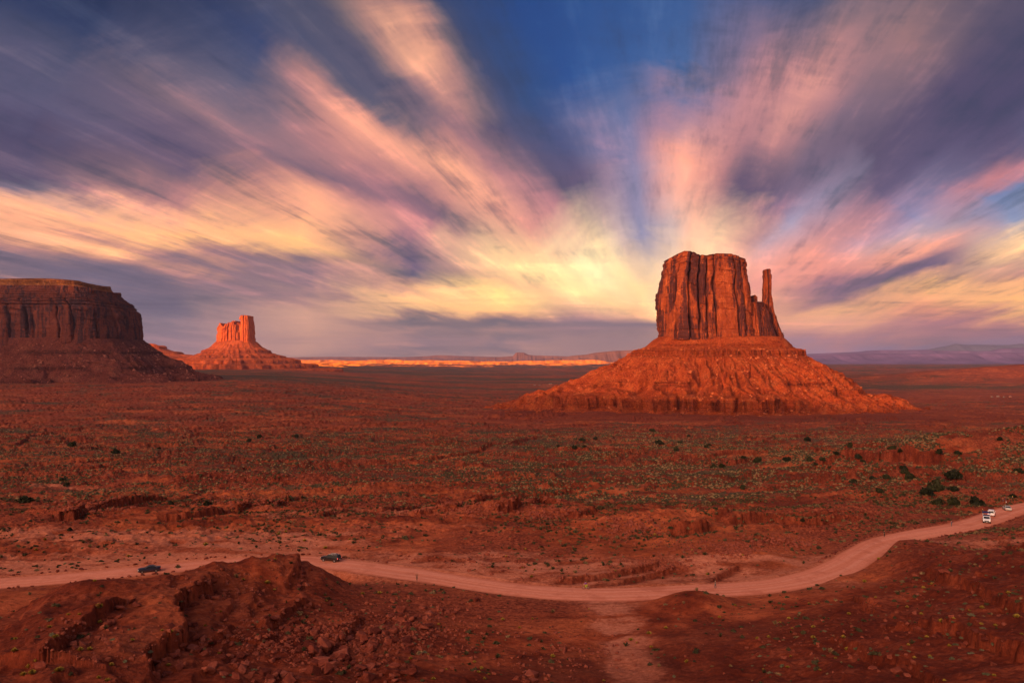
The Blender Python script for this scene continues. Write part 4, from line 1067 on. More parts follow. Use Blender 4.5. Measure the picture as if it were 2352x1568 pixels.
def build_haze():
    X, Y0, Y1, Z0, Z1 = 42000, -4000, 42000, -175, 1000
    me = mesh_from("haze", [(-X,Y0,Z0),(X,Y0,Z0),(X,Y1,Z0),(-X,Y1,Z0),(-X,Y0,Z1),(X,Y0,Z1),(X,Y1,Z1),(-X,Y1,Z1)], [(0,3,2,1),(4,5,6,7),(0,1,5,4),(1,2,6,5),(2,3,7,6),(3,0,4,7)], smooth=False)
    m = bpy.data.materials.new("air"); m.use_nodes = True; t = m.node_tree; t.nodes.clear()
    o = t.nodes.new('ShaderNodeOutputMaterial'); v = t.nodes.new('ShaderNodeVolumePrincipled')
    v.inputs['Color'].default_value = (0.52, 0.56, 1.0, 1); v.inputs['Density'].default_value = 1.6e-5; v.inputs['Anisotropy'].default_value = 0.2
    t.links.new(v.outputs[0], o.inputs['Volume'])
    put("haze", me, m, kind='stuff')
build_haze()
# ------------------------------------------------------------------ finding places on the ground
_azs, _Rs, _Z = TABLE
_lR = np.log(_Rs)
def ground_z(X, Y):
    X = np.atleast_1d(np.asarray(X, float)); Y = np.atleast_1d(np.asarray(Y, float))
    u = np.clip(np.interp(np.arctan2(X, Y), _azs, np.arange(len(_azs))), 0, len(_azs)-1.001)
    r = np.clip(np.interp(np.hypot(X, Y), _Rs, np.arange(len(_Rs))), 0, len(_Rs)-1.001)
    i = r.astype(int); j = u.astype(int); a = r-i; b = u-j
    return (_Z[i, j]*(1-b)+_Z[i, j+1]*b)*(1-a)+(_Z[i+1, j]*(1-b)+_Z[i+1, j+1]*b)*a
def spot(px, py): return ray_hit(px, py, TABLE)
def to_px(p): return CXP+F*p[0]/p[1], HOR-F*p[2]/p[1]
def visible(P):
    """which of these points are not hidden behind nearer ground"""
    az = np.arctan2(P[:, 0], P[:, 1]); j = np.clip(np.searchsorted(_azs, az), 0, len(_azs)-1)
    s = _Z/(_Rs[:, None]*np.cos(_azs)[None]); sm = np.maximum.accumulate(np.where(_Rs[:, None] > 30, s, -9), axis=0)
    i = np.clip(np.searchsorted(_Rs, np.hypot(P[:, 0], P[:, 1])*0.985), 0, len(_Rs)-1)
    return P[:, 2]/P[:, 1] > sm[i, j]-0.002

ORD = ['first','second','third','fourth','fifth','sixth','seventh','eighth','ninth','tenth','eleventh','twelfth','thirteenth','fourteenth','fifteenth','sixteenth','seventeenth','eighteenth','nineteenth','twentieth']
ORD += ['twenty-'+w for w in ORD[:9]] + ['thirtieth'] + ['thirty-'+w for w in ORD[:9]] + ['fortieth']
def where_words(px, py):
    p = spot(px, py); Y = p[1]
    if Y > 520: row = "far off on the plain"
    elif Y > 330: row = "on the scrubby flats"
    elif py < 1195 and px > 1650: row = "above the road bend"
    elif py < 1210: row = "among the red ledges"
    elif Y > 205 and px < 1750: row = "beyond the road"
    elif px < 700 and py < 1370: row = "on the ridge crest"
    elif px < 430: row = "on the ridge top"
    elif px < 1000 and py > 1470: row = "low on the rubble slope"
    elif px < 1000 and py > 1365: row = "on the rubble slope"
    elif py < 1365 and px < 1750: row = "near the road"
    elif px < 1330: row = "left of the wash"
    elif px < 1500: row = "in the pale wash"
    elif py < 1385: row = "on the small knolls"
    elif py > 1475: row = "low on the dark slope"
    else: row = "on the dark slope"
    return row
COLW = [(250, "at frame left"), (480, "below the far butte"), (760, "below the dark car"), (1080, "left of centre"), (1400, "at centre"), (1620, "below the butte"), (1830, "below the thumb"), (2080, "right of butte"), (9999, "at frame right")]
def label_all(items):
    """items: (object, column, row, adjectives, noun). every label names kind, look and place"""
    cells = {}
    for it in items:
        cw = next(w for x, w in COLW if it[1] < x)
        cells.setdefault((it[3], it[4], where_words(it[1], it[2]), cw), []).append(it)
    for (adj, noun, row, cw), lst in cells.items():
        lst.sort(key=lambda q: q[1])
        for i, it in enumerate(lst):
            t = f"{adj} {noun} {row} {cw}"
            if len(lst) > 1: t += f", {ORD[min(i, len(ORD)-1)]} from left"
            it[0]['label'] = t

# ------------------------------------------------------------------ plants
def leafy(seed, n, w=1.0, h=0.7, leaf=0.10, up=0.5, hollow=0.35, lobes=5):
    """crown of many small leaf faces gathered in uneven clumps"""
    rng = np.random.default_rng(seed)
    lc = rng.normal(0, 1, (lobes, 3)); lc /= np.linalg.norm(lc, axis=1)[:, None]; lc[:, 2] = np.abs(lc[:, 2])*0.9
    lc *= rng.uniform(0.25, 0.62, (lobes, 1)); lr = rng.uniform(0.28, 0.48, lobes)
    k = rng.integers(0, lobes, n)
    d = rng.normal(0, 1, (n, 3)); d /= np.linalg.norm(d, axis=1)[:, None]
    P = lc[k] + d*lr[k][:, None]*rng.uniform(hollow, 1.05, (n, 1))
    P[:, 2] = np.abs(P[:, 2])
    nrm = d*0.7 + rng.normal(0, 0.5, (n, 3)) + np.array([0, 0, up]); nrm /= np.linalg.norm(nrm, axis=1)[:, None]
    t1 = np.cross(nrm, rng.normal(0, 1, (n, 3))); t1 /= np.linalg.norm(t1, axis=1)[:, None]+1e-9; t2 = np.cross(nrm, t1)
    L = leaf*rng.uniform(0.6, 1.5, (n, 1))
    P = P*np.array([w, w, h]); 
    V = np.stack([P-t1*L*0.5, P+t2*L*0.9, P+t1*L*0.5, P-t2*L*0.7], 1)
    return V.reshape(-1, 3), np.arange(n*4).reshape(-1, 4)
def tufty(seed, n, w=0.6, h=0.6, wid=0.04):
    """upright stems fanning out from the base"""
    rng = np.random.default_rng(seed)
    a = rng.uniform(0, 2*np.pi, n); sp = rng.random(n)**0.7*w; b = rng.random(n)*0.25*w
    top = np.stack([np.cos(a)*sp, np.sin(a)*sp, h*rng.uniform(0.55, 1.0, n)*(1-0.55*(sp/w)**2)], -1)
    bot = np.stack([np.cos(a)*b, np.sin(a)*b, np.zeros(n)], -1)
    s = np.stack([-np.sin(a+0.6), np.cos(a+0.6), np.zeros(n)], -1)*wid
    V = np.stack([bot-s*0.4, bot+s*0.4, top+s, top-s], 1)
    return V.reshape(-1, 3), np.arange(n*4).reshape(-1, 4)
def tri_of(V, Q): return V, np.concatenate([Q[:, [0, 1, 2]], Q[:, [0, 2, 3]]])
def dome(seed, flat=0.6):
    bm = bmesh.new(); bmesh.ops.create_icosphere(bm, subdivisions=1, radius=0.5)
    rng = np.random.default_rng(seed)
    for v in bm.verts:
        v.co *= rng.uniform(0.7, 1.25); v.co.z = max(v.co.z*flat*2*0.7, -0.06)
    V = np.array([v.co for v in bm.verts]); T = np.array([[v.index for v in f.verts] for f in bm.faces]); bm.free()
    return V, T

def stem_mesh(seed, h, r, n=4, spread=0.5):
    """tapered trunk that forks into bent limbs"""
    rng = np.random.default_rng(seed); VV, QQ = [], []; off = 0
    def tube(pts, radii):
        nonlocal off
        for k, (p, rr) in enumerate(zip(pts, radii)):
            for s in range(6):
                a = s*math.pi/3; VV.append((p[0]+rr*math.cos(a), p[1]+rr*math.sin(a), p[2]))
        for k in range(len(pts)-1):
            for s in range(6):
                QQ.append((off+k*6+s, off+k*6+(s+1) % 6, off+(k+1)*6+(s+1) % 6, off+(k+1)*6+s))
        off += len(pts)*6
    tube([(0, 0, -0.15), (0.03*h, 0, 0.15*h), (0.05*h, 0.03*h, 0.38*h)], [r*1.3, r, r*0.75])
    for i in range(n):
        a = rng.uniform(0, 6.28); e = rng.uniform(0.55, 1.0)
        q = [(0.04*h, 0.02*h, 0.28*h)]
        for t in (0.4, 0.75, 1.0):
            q.append((math.cos(a+0.4*t)*spread*h*t*e, math.sin(a+0.4*t)*spread*h*t*e, 0.3*h+t*0.5*h*rng.uniform(0.8, 1.1)))
        tube(q, [r*0.6, r*0.45, r*0.3, r*0.12])
    return VV, QQ

JUN = []
for s in range(5):
    V, Q = leafy(300+s, 760, 1.0, 0.82, 0.17, 0.4, 0.25, 8)
    V = V.reshape(-1, 3); V[:, 2] = V[:, 2]*1.0 + 0.05
    c = mesh_from("juniper_crown", V, Q, smooth=False); c.materials.append(MAT['juniper'])
    t = mesh_from("juniper_trunk", *stem_mesh(340+s, 0.75, 0.055, 5, 0.55)); t.materials.append(MAT['bark'])
    JUN.append((c, t))
def _sh(name, VQ, mat):
    m = mesh_from(name, *VQ, smooth=False); m.materials.append(mat); return m
SAGE = [_sh("sage_bush", leafy(400+s, 230, 0.75, 0.55, 0.13, 0.7, 0.2, 6), MAT['sage']) for s in range(4)]
DARK = [_sh("dark_bush", leafy(420+s, 260, 0.8, 0.6, 0.13, 0.5, 0.2, 6), MAT['scrub']) for s in range(4)]
YEL = [_sh("rabbitbrush", tufty(440+s, 150, 0.62, 0.72, 0.045), MAT['yellow']) for s in range(3)]

_A6 = 0.3516
def zp(lst, ox, oy, s=_A6): return [(ox+a*s, oy+b*s, w*s) for a, b, w in lst]
JUN_PX = zp([(105,288,32),(78,333,36),(160,254,22),(273,313,24),(293,298,30),(940,268,48),(1487,324,48),(1217,362,40),(1270,380,40),(1122,388,42),(805,406,48),(958,403,44),(1033,404,42),(615,406,56),(518,404,34),(418,416,22),(378,440,40),(325,443,38),(987,447,28),(1085,446,26),(1545,392,34),(1300,404,30),(1800,390,48),(1920,368,42),(1895,522,95),(1563,455,44),(1572,486,52),(1605,534,62),(1238,548,44),(1358,520,40),(1453,526,44),(1765,592,110),(1712,618,78),(1405,611,52),(1890,598,60),(2315,478,50),(1780,676,60),(1888,688,66),(2040,684,78),(2277,635,40),(2190,262,38),(905,798,30),(515,588,34)], 1525, 918.75)
JUN_PX += zp([(1800,262,30),(1715,272,42),(2215,293,52),(2325,332,36),(1555,311,26),(1660,318,38),(1725,309,28),(2170,208,36)], 735, 918.75)
JUN_PX += zp([(760,350,56),(1040,319,22),(165,663,76),(410,528,40),(435,567,38),(470,306,46),(1695,250,36),(1630,273,34),(1930,246,42),(1110,682,40),(1355,686,50),(455,855,32)], 0, 918.75)
BUSH_PX = zp([(555,905,84),(90,868,42),(660,816,42),(1595,953,54),(1735,1034,64),(1490,1080,56),(1490,812,64),(230,912,50),(690,888,60),(200,680,44)], 735, 918.75)
BUSH_PX += zp([(1960,962,52),(2185,868,44),(2226,882,30),(1165,1098,70),(1085,1136,56),(2105,820,50),(2310,908,44),(70,752,46),(1645,938,30)], 0, 918.75)
BUSH_PX += zp([(1120,876,44),(1255,915,44),(1575,944,34),(1400,850,50),(1180,520,80),(1405,392,52),(780,842,36),(375,1105,40)], 1525, 918.75)
BUSH_PX += zp([(105,905,100),(100,965,46),(745,890,62),(1005,560,60),(365,580,44),(105,690,60),(1470,670,50),(1850,810,54),(1490,1065,50),(180,780,40),(295,688,40),(215,668,36)], 1561.9, 1194.4, 0.33594)
BUSH_PX += zp([(335,505,80),(600,392,50),(590,432,36),(415,930,56),(75,700,44),(225,690,60)], 0, 1194.4, 0.39063)
YEL_PX = zp([(345,890,72),(580,560,60),(525,765,46),(170,868,56),(185,905,62),(630,945,46),(1430,350,30),(1570,378,50),(1612,415,26),(1285,785,28),(470,765,50),(555,358,30),(290,632,40),(400,560,30),(90,700,30),(1208,145,42),(1637,85,36),(1790,125,30),(1912,165,36),(2130,435,36),(2230,430,40),(1918,478,22)], 0, 1194.4, 0.39063)
YEL_PX += zp([(2305,660,46),(2155,725,42),(2058,712,36),(742,675,38),(735,1015,44),(1840,868,40),(605,800,36),(766,740,28),(1062,945,28),(1705,930,38),(1335,535,26),(2335,780,36),(1870,685,30),(755,935,26),(568,1020,24),(1806,1098,36),(2145,1065,40),(955,1028,28),(1600,940,36),(682,698,24)], 1561.9, 1194.4, 0.33594)
YEL_PX += zp([(345,945,36),(465,925,26),(810,1040,36),(880,1058,30),(1315,935,50),(1090,740,30),(500,1088,44),(850,1085,30),(590,1022,26),(1990,870,40),(1850,820,50),(1975,775,50),(2090,740,40),(1895,840,36),(1665,1100,30)], 826.9, 1194.4, 0.33594)

def plant_all():
    rng = random.Random(4); items = []
    # junipers: trunk and crown
    for i, (px, py, w) in enumerate(JUN_PX):
        p = spot(px, py); s = max(w*p[1]/F*0.72, 0.8)
        o = empty("juniper_tree", p-np.array([0, 0, 0.05]), "", "tree", "junipers dotted over the desert", rng.uniform(0, 6.28))
        c, t = JUN[i % len(JUN)]
        o.scale = (s, s, s*rng.uniform(1.1, 1.6))
        put("crown", c, None, o); put("trunk", t, None, o)
        adj = "big dark" if w > 24 else "small dark" if w < 12 else "dark rounded"
        items.append((o, px, py, adj, "juniper"))
    for i, (px, py, w) in enumerate(BUSH_PX):
        p = spot(px, py); s = w*p[1]/F*0.55
        o = put("desert_shrub", DARK[i % 4], None, None, category="shrub", group="dark green desert shrubs")
        o.location = p-np.array([0, 0, 0.04]); o.scale = (s, s, s*rng.uniform(0.8, 1.1)); o.rotation_euler = (0, 0, rng.uniform(0, 6.28))
        items.append((o, px, py, "broad dark green" if w > 22 else "dark green", "shrub"))
    for i, (px, py, w) in enumerate(YEL_PX):
        p = spot(px, py); s = w*p[1]/F*0.72
        o = put("rabbitbrush", YEL[i % 3], None, None, category="shrub", group="yellow flowering rabbitbrush clumps")
        o.location = p-np.array([0, 0, 0.03]); o.scale = (s, s, s*rng.uniform(0.7, 0.95)); o.rotation_euler = (0, 0, rng.uniform(0, 6.28))
        items.append((o, px, py, "large yellow" if w > 18 else "yellow", "rabbitbrush"))
    # sage bushes of the near ground, one by one
    r = np.random.default_rng(8); n = 0; used = []
    zones = [(20,650,1380,1560,36),(1500,2340,1385,1565,56),(700,1400,1380,1560,30),(30,700,1215,1300,34),(800,1900,1215,1330,44),(1960,2340,1265,1420,24)]
    for x0, x1, y0, y1, cnt in zones:
        k = 0; tries = 0
        while k < cnt and tries < 900:
            tries += 1
            px, py = r.uniform(x0, x1), r.uniform(y0, y1); p = spot(px, py)
            if road_dist(np.array([p[0]]), np.array([p[1]]))[0] < 8.5: continue
            if any(abs(px-a)+abs(py-b) < 14 for a, b in used): continue
            used.append((px, py)); k += 1
            s = r.uniform(0.42, 0.95)*(1 if p[1] < 150 else 1.25)
            green = r.random() < 0.7
            o = put("sage_bush", (SAGE if green else YEL)[int(r.integers(0, 4 if green else 3))], None, None, category="shrub", group="low sage bushes")
            o.location = p-np.array([0, 0, 0.03]); o.scale = (s*0.8, s*0.8, s*0.75); o.rotation_euler = (0, 0, r.uniform(0, 6.28))
            items.append((o, px, py, "low grey-green" if green else "low dry yellow", "sage bush"))
    label_all(items)

def scrub_cover():
    """the countless small plants of the plain"""
    r = np.random.default_rng(21)
    n = 1100000
    u = r.uniform(-0.74, 0.74, n); Y = np.sqrt(r.uniform(95**2, 1150**2, n)); X = u*Y
    cl = fbm(X/46, Y/22, 4, 91); cl2 = fbm(X/9, Y/7, 2, 93)
    dens = np.clip(0.26+1.7*cl+0.9*cl2, 0.0, 1)*(0.45+0.55*sstep(Y, 200, 330))
    dens = dens*(0.55+0.45*(X/Y > 0.0)+0.5*np.exp(-(((X-300)/200)**2+((Y-480)/140)**2)))
    dens = np.where((Y > 205) & (Y < 330), np.maximum(dens*1.25, 0.34*np.clip(0.35+1.3*cl+1.2*cl2, 0, 1)), dens)
    dens = np.where(Y < 205, 0.20*np.clip(0.3+cl+0.8*cl2, 0, 1), dens)
    dens = dens*np.interp(Y, [95, 250, 420, 700, 1150], [0.6, 1.0, 1.0, 0.6, 0.22])
    dens = dens*(1-sstep(Y, 900, 1150))
    keep = r.random(n) < dens*1.35
    X, Y = X[keep], Y[keep]
    d = road_dist(X, Y); k = d > 7.6; X, Y = X[k], Y[k]
    Z = ground_z(X, Y); P = np.stack([X, Y, Z], -1)
    k = visible(P); P = P[k]
    Y = P[:, 1]
    S = (0.50+1.15*r.random(len(P))**2.6)*np.interp(Y, [95, 300, 1100], [0.75, 1.0, 1.5])
    near = Y < 330
    P1 = P[near].copy(); S1 = S[near]
    sh = [tri_of(*leafy(500+i, 34, 0.6, 0.5, 0.30, 0.6, 0.3, 4)) for i in range(4)] + [tri_of(*tufty(520+i, 20, 0.5, 0.6, 0.09)) for i in range(2)]
    col = r.random(len(P))
    pick = col < np.where(P[:, 0] > 60, 0.70, 0.80)
    for nm, sel, mat in (("scrub", pick, MAT['scrub']), ("dry_grass", ~pick, MAT['straw'])):
        a = near & sel
        me = scatter_mesh(nm, sh, P[a], S[a], r, 0.1); o = put(nm, me, mat, kind='stuff')
        b = (~near) & sel
        me = scatter_mesh(nm, [dome(540+i) for i in range(6)], P[b], S[b]*1.05, r, 0.05); o = put(nm, me, mat, kind='stuff')
    print("scrub", len(P))

MAT['straw'] = mat_plant("dry_straw", (0.13, 0.085, 0.040), (0.26, 0.165, 0.085))

# ------------------------------------------------------------------ boulders
BOULD_PX = [  # column, row, spread in column and row, how many, size range, phrase
 (760,1510,75,32,46,.7,2.0,"on the lower rubble slope"),(700,1440,70,26,20,.5,1.3,""),(860,1470,90,30,40,.6,1.7,""),(930,1425,80,28,46,.6,1.6,""),(1000,1402,60,20,24,.5,1.3,""),
 (520,1540,70,24,22,.6,1.6,""),(470,1500,50,16,14,.5,1.2,""),(610,1400,50,14,14,.4,1.0,""),(690,1330,10,28,14,.7,1.6,""),(640,1300,40,10,8,.5,1.0,""),(900,1540,50,24,20,.7,1.7,""),(650,1560,60,10,10,.6,1.4,""),
 (1230,1500,40,18,12,.5,1.3,""),(1215,1570,26,12,8,.6,1.6,""),(2160,1322,34,10,16,.5,1.2,""),(2100,1340,30,10,8,.4,1.0,""),(2215,1455,60,10,4,.5,.9,""),(2100,1535,16,12,6,.4,.9,""),(2250,1490,50,12,4,.5,1.0,""),
]
RUBBLE_PX = [(1450,1215,60,26,420),(1690,1262,55,18,380),(1800,1245,70,18,300),(1600,1255,80,20,260),(1060,1170,110,18,260),(1250,1180,60,20,220),(200,1165,90,16,300),(560,1150,120,18,260),(1500,1300,110,22,320),(700,1120,300,40,500),(1100,1090,300,40,500),(400,1090,300,40,400),
             (800,1480,160,60,1100),(950,1440,160,60,900),(600,1460,120,70,500),(2000,1440,220,80,60),(2200,1400,150,80,50),(1300,1350,200,20,300),(1300,1500,200,60,300),(1850,1480,220,60,80),(1100,1290,200,30,260),(500,1350,140,40,200),(240,1480,160,60,240)]
def boulders():
    r = np.random.default_rng(31); meshes = []
    for i, (V, T) in enumerate([rock_shape(700+i, 16+i % 5, 0.78) for i in range(10)]):
        bm = bmesh.new(); vs = [bm.verts.new(v) for v in V]
        for t in T: bm.faces.new([vs[k] for k in t])
        bmesh.ops.dissolve_limit(bm, angle_limit=R(14), verts=bm.verts, edges=bm.edges)
        bmesh.ops.bevel(bm, geom=bm.edges[:], offset=0.035, segments=1, affect='EDGES', clamp_overlap=True)
        bmesh.ops.recalc_face_normals(bm, faces=bm.faces)
        me = bpy.data.meshes.new("boulder"); bm.to_mesh(me); bm.free(); me.materials.append(MAT['boulder']); meshes.append(me)
    cand = []
    for cx, cy, rx, ry, n, s0, s1, _ in BOULD_PX:
        for _k in range(n):
            px, py = r.normal(cx, rx*0.6), r.normal(cy, ry*0.6)
            if py > 1580 or px < 0 or px > 2350: continue
            p = spot(px, py)
            if road_dist(np.array([p[0]]), np.array([p[1]]))[0] < 8: continue
            cand.append((s0+(s1-s0)*r.random()**1.8, px, py, p))
    # blocks lying below the near ledges
    for pts, h, reach in LEDGES[:12]:
        n = int(len(pts)*(2.2 if pts[0][0] < 1000 else 0.9))
        for _k in range(n):
            t = r.uniform(0, len(pts)-1.001); q = int(t); f = t-q
            px = pts[q][0]*(1-f)+pts[q+1][0]*f; py = pts[q][1]*(1-f)+pts[q+1][1]*f
            if px < 2 or px > 2348 or py > 1580: continue
            a = ray_hit(*pts[q], TABLE); b = ray_hit(*pts[q+1], TABLE); d = (b-a)[:2]; d = d/max(np.linalg.norm(d), 1e-6)
            p = ray_hit(px, py, TABLE)[:2] + np.array([d[1], -d[0]])*r.uniform(0.3, 2.6)
            z = ground_z(p[0], p[1])[0]; P3 = np.array([p[0], p[1], z]); c = to_px(P3)
            cand.append((r.uniform(0.35, 1.15)*min(1.2, 0.5+h*0.4), c[0], c[1], P3))
    cand.sort(key=lambda c: -c[0]/c[3][1]); items = []
    for i, (s, px, py, p) in enumerate(cand[:285]):
        o = put("boulder", meshes[i % 10], None, None, category="boulder", group="red boulders fallen from the ledges")
        o.location = p+np.array([0, 0, 0.16*s]); o.scale = (s*1.05, s*r.uniform(0.8, 1.1), s*r.uniform(0.7, 1.0))
        o.rotation_euler = (r.normal(0, 0.3), r.normal(0, 0.3), r.uniform(0, 6.28))
        items.append((o, px, py, "big angular red" if s > 1.25 else "angular red" if s > 0.8 else "small red", "boulder"))
    # stones that line the road
    st = []; nrm = np.stack([-np.gradient(ROAD[:, 1]), np.gradient(ROAD[:, 0])], -1); nrm /= np.linalg.norm(nrm, axis=1)[:, None]
    L = np.concatenate([[0], np.cumsum(np.linalg.norm(np.diff(ROAD, axis=0), axis=1))])
    for side in (1, -1):
        d = 0.0
        while d < L[-1]:
            d += r.uniform(0.7, 2.4)
            i = min(int(np.searchsorted(L, d)), len(ROAD)-1); q = ROAD[i]+nrm[i]*side*(ROAD_W+r.uniform(0.5, 1.1))
            px = CXP+F*q[0]/q[1]
            zone = (0 < px < 640) or (1880 < px < 2345 and side > 0) or (2080 < px < 2345) or (690 < px < 900 and side > 0)
            if not zone or r.random() < 0.15: continue
            z = ground_z(q[0], q[1])[0]; py = HOR-F*z/q[1]
            st.append((np.array([q[0], q[1], z]), px, py, side))
    P = np.array([s[0] for s in st]); vis = visible(P)
    st = [s for s, v in zip(st, vis) if v]
    for i, (p, px, py, side) in enumerate(st[:230]):
        s = r.uniform(0.4, 0.95)
        o = put("roadside_stone", meshes[(i*3) % 10], None, None, category="stone", group="stones lining the dirt road")
        o.location = p+np.array([0, 0, 0.14*s]); o.scale = (s, s*0.85, s*0.75); o.rotation_euler = (r.normal(0, 0.25), r.normal(0, 0.25), r.uniform(0, 6.28))
        items.append((o, px, py, "red", "far-edge road stone" if side > 0 else "near-edge road stone"))
    label_all(items)
    # loose rubble too fine to count
    PP, SS = [], []
    for cx, cy, rx, ry, n in RUBBLE_PX:
        for _k in range(n):
            px, py = r.normal(cx, rx*0.55), r.normal(cy, ry*0.55)
            if py > 1585 or py < 1000: continue
            p = spot(px, py); PP.append(p); SS.append((0.16+0.55*r.random()**3)*np.interp(p[1], [80, 160, 260, 500], [0.75, 0.9, 1.7, 2.2]))
    PP = np.array(PP); SS = np.array(SS)
    k = road_dist(PP[:, 0], PP[:, 1]) > 6.6; PP, SS = PP[k], SS[k]
    PP[:, 2] += 0.1*SS
    put("loose_rubble", scatter_mesh("loose_rubble", ROCKS, PP, SS*1.2, r), MAT['boulder'], kind='stuff')

plant_all()
scrub_cover()
boulders()
# ------------------------------------------------------------------ vehicles
def mat_paint(name, c, rough=0.3, coat=0.6):
    m, g, b = new_mat(name, rough, 0.25)
    P = g.n('ShaderNodeTexCoord').outputs['Object']; z = g.sep(P)[2]
    dust = g.math('MULTIPLY', g.range(z, 1.0, 0.2), g.noise(P, 3.0, 4, 0.6))
    g.put(b.inputs['Base Color'], g.mix(g.math('MULTIPLY', dust, 0.3), c, (0.30, 0.12, 0.08)))
    b.inputs['Coat Weight'].default_value = coat*0.35; b.inputs['Coat Roughness'].default_value = 0.12
    return m
def mat_plain(name, c, rough=0.5, spec=0.4, metal=0.0, emit=None, es=0.0):
    m, g, b = new_mat(name, rough, spec)
    P = g.n('ShaderNodeTexCoord').outputs['Object']
    n = g.noise(P, 4.0, 3, 0.5)
    g.put(b.inputs['Base Color'], g.ramp(n, [(0.3, tuple(0.85*v for v in c)), (0.7, c)]))
    b.inputs['Metallic'].default_value = metal
    if emit:
        b.inputs['Emission Color'].default_value = (*emit, 1); b.inputs['Emission Strength'].default_value = es
    return m
MAT['black_paint'] = mat_paint("black_paint", (0.008, 0.008, 0.011), 0.4, 0.25)
MAT['navy_paint'] = mat_paint("navy_paint", (0.008, 0.012, 0.030), 0.4, 0.3)
MAT['white_paint'] = mat_paint("white_paint", (0.78, 0.80, 0.84), 0.35, 0.4)
MAT['silver_paint'] = mat_paint("silver_paint", (0.42, 0.44, 0.42), 0.3, 0.5)
MAT['glass_dark'] = mat_plain("tinted_glass", (0.010, 0.014, 0.020), 0.30, 0.15)
MAT['tyre'] = mat_plain("tyre_rubber", (0.018, 0.016, 0.016), 0.8, 0.2)
MAT['alloy'] = mat_plain("alloy", (0.55, 0.55, 0.57), 0.3, 0.5, 0.8)
MAT['trim'] = mat_plain("dark_trim", (0.02, 0.02, 0.022), 0.6, 0.3)
MAT['chrome'] = mat_plain("bright_trim", (0.7, 0.7, 0.72), 0.2, 0.5, 0.9)
MAT['lamp_on'] = mat_plain("headlamp_lit", (0.9, 0.8, 0.6), 0.2, 0.5, 0, (1.0, 0.80, 0.55), 1.6)
MAT['lamp_amber'] = mat_plain("lamp_amber_lit", (0.9, 0.5, 0.1), 0.2, 0.5, 0, (1.0, 0.52, 0.06), 1.8)
MAT['tail'] = mat_plain("tail_lamp", (0.55, 0.02, 0.02), 0.2, 0.5, 0, (1.0, 0.06, 0.05), 0.25)
MAT['tail_on'] = mat_plain("tail_lamp_lit", (0.7, 0.05, 0.04), 0.2, 0.5, 0, (1.0, 0.18, 0.14), 1.2)
MAT['canvas_navy'] = mat_plain("navy_canvas", (0.02, 0.028, 0.11), 0.9, 0.1)
MAT['plate'] = mat_plain("number_plate", (0.6, 0.6, 0.55), 0.5, 0.3)

def bm_to(name, bm, mat, parent, smooth=True, bevel=0.0):
    if bevel > 0: bmesh.ops.bevel(bm, geom=bm.edges[:], offset=bevel, segments=2, affect='EDGES', clamp_overlap=True)
    bmesh.ops.recalc_face_normals(bm, faces=bm.faces)
    me = bpy.data.meshes.new(name); bm.to_mesh(me); bm.free()
    if smooth:
        for p in me.polygons: p.use_smooth = True
        try: me.set_sharp_from_angle(angle=R(38))
        except Exception: pass
    return put(name, me, mat, parent)
def bm_box(bm, c, s, rot=None):
    M = Matrix.Translation(c) @ (rot.to_4x4() if rot else Matrix()) @ Matrix.Diagonal((*s, 1))
    return bmesh.ops.create_cube(bm, size=1.0, matrix=M)['verts']
def bm_cyl(bm, a, b, r, seg=10, r2=None):
    a, b = Vector(a), Vector(b); d = b-a
    M = Matrix.Translation((a+b)/2) @ d.to_track_quat('Z', 'Y').to_matrix().to_4x4()
    bmesh.ops.create_cone(bm, cap_ends=True, segments=seg, radius1=r, radius2=r if r2 is None else r2, depth=d.length, matrix=M)
def bm_loft(bm, rings, cap=True):
    vs = [[bm.verts.new(p) for p in ring] for ring in rings]; n = len(rings[0])
    for a, b in zip(vs, vs[1:]):
        for k in range(n): bm.faces.new((a[k], a[(k+1) % n], b[(k+1) % n], b[k]))
    if cap: bm.faces.new(vs[0][::-1]); bm.faces.new(vs[-1])
def body_ring(x, zb, zm, zt, wb, wm, wt, crown=0.03):
    return [(x, -wb*0.9, zb), (x, -wb, zb+0.08), (x, -wm, zm), (x, -wm*0.985, zt-0.06), (x, -wt, zt), (x, -wt*0.45, zt+crown), (x, wt*0.45, zt+crown), (x, wt, zt), (x, wm*0.985, zt-0.06), (x, wm, zm), (x, wb, zb+0.08), (x, wb*0.9, zb)]

def wheel(parent, x, y, r, w, side):
    o = put("wheel", None, None, parent); o.location = (x, y, r)
    bm = bmesh.new(); prof = [(r*0.62, -w/2), (r*0.93, -w/2), (r, -w*0.32), (r, w*0.32), (r*0.93, w/2), (r*0.62, w/2)]
    rings = []
    for k in range(24):
        a = k*2*math.pi/24; rings.append([(p*math.cos(a), q, p*math.sin(a)) for p, q in prof])
    vs = [[bm.verts.new(p) for p in ring] for ring in rings]
    for k in range(24):
        for j in range(len(prof)): bm.faces.new((vs[k][j], vs[k][(j+1) % 6], vs[(k+1) % 24][(j+1) % 6], vs[(k+1) % 24][j]))
    bm_to("tyre", bm, MAT['tyre'], o)
    bm = bmesh.new(); yo = side*w*0.30
    bm_cyl(bm, (0, yo-side*0.06, 0), (0, yo-side*0.03, 0), r*0.64, 24)
    for k in range(5):
        a = k*2*math.pi/5; bm_box(bm, (math.cos(a)*r*0.33, yo, math.sin(a)*r*0.33), (r*0.56, 0.05, r*0.17), Matrix.Rotation(-a, 3, 'Y'))
    bm_cyl(bm, (0, yo-0.03, 0), (0, yo+side*0.04, 0), r*0.16, 12)
    bm_to("rim", bm, MAT['alloy'], o)

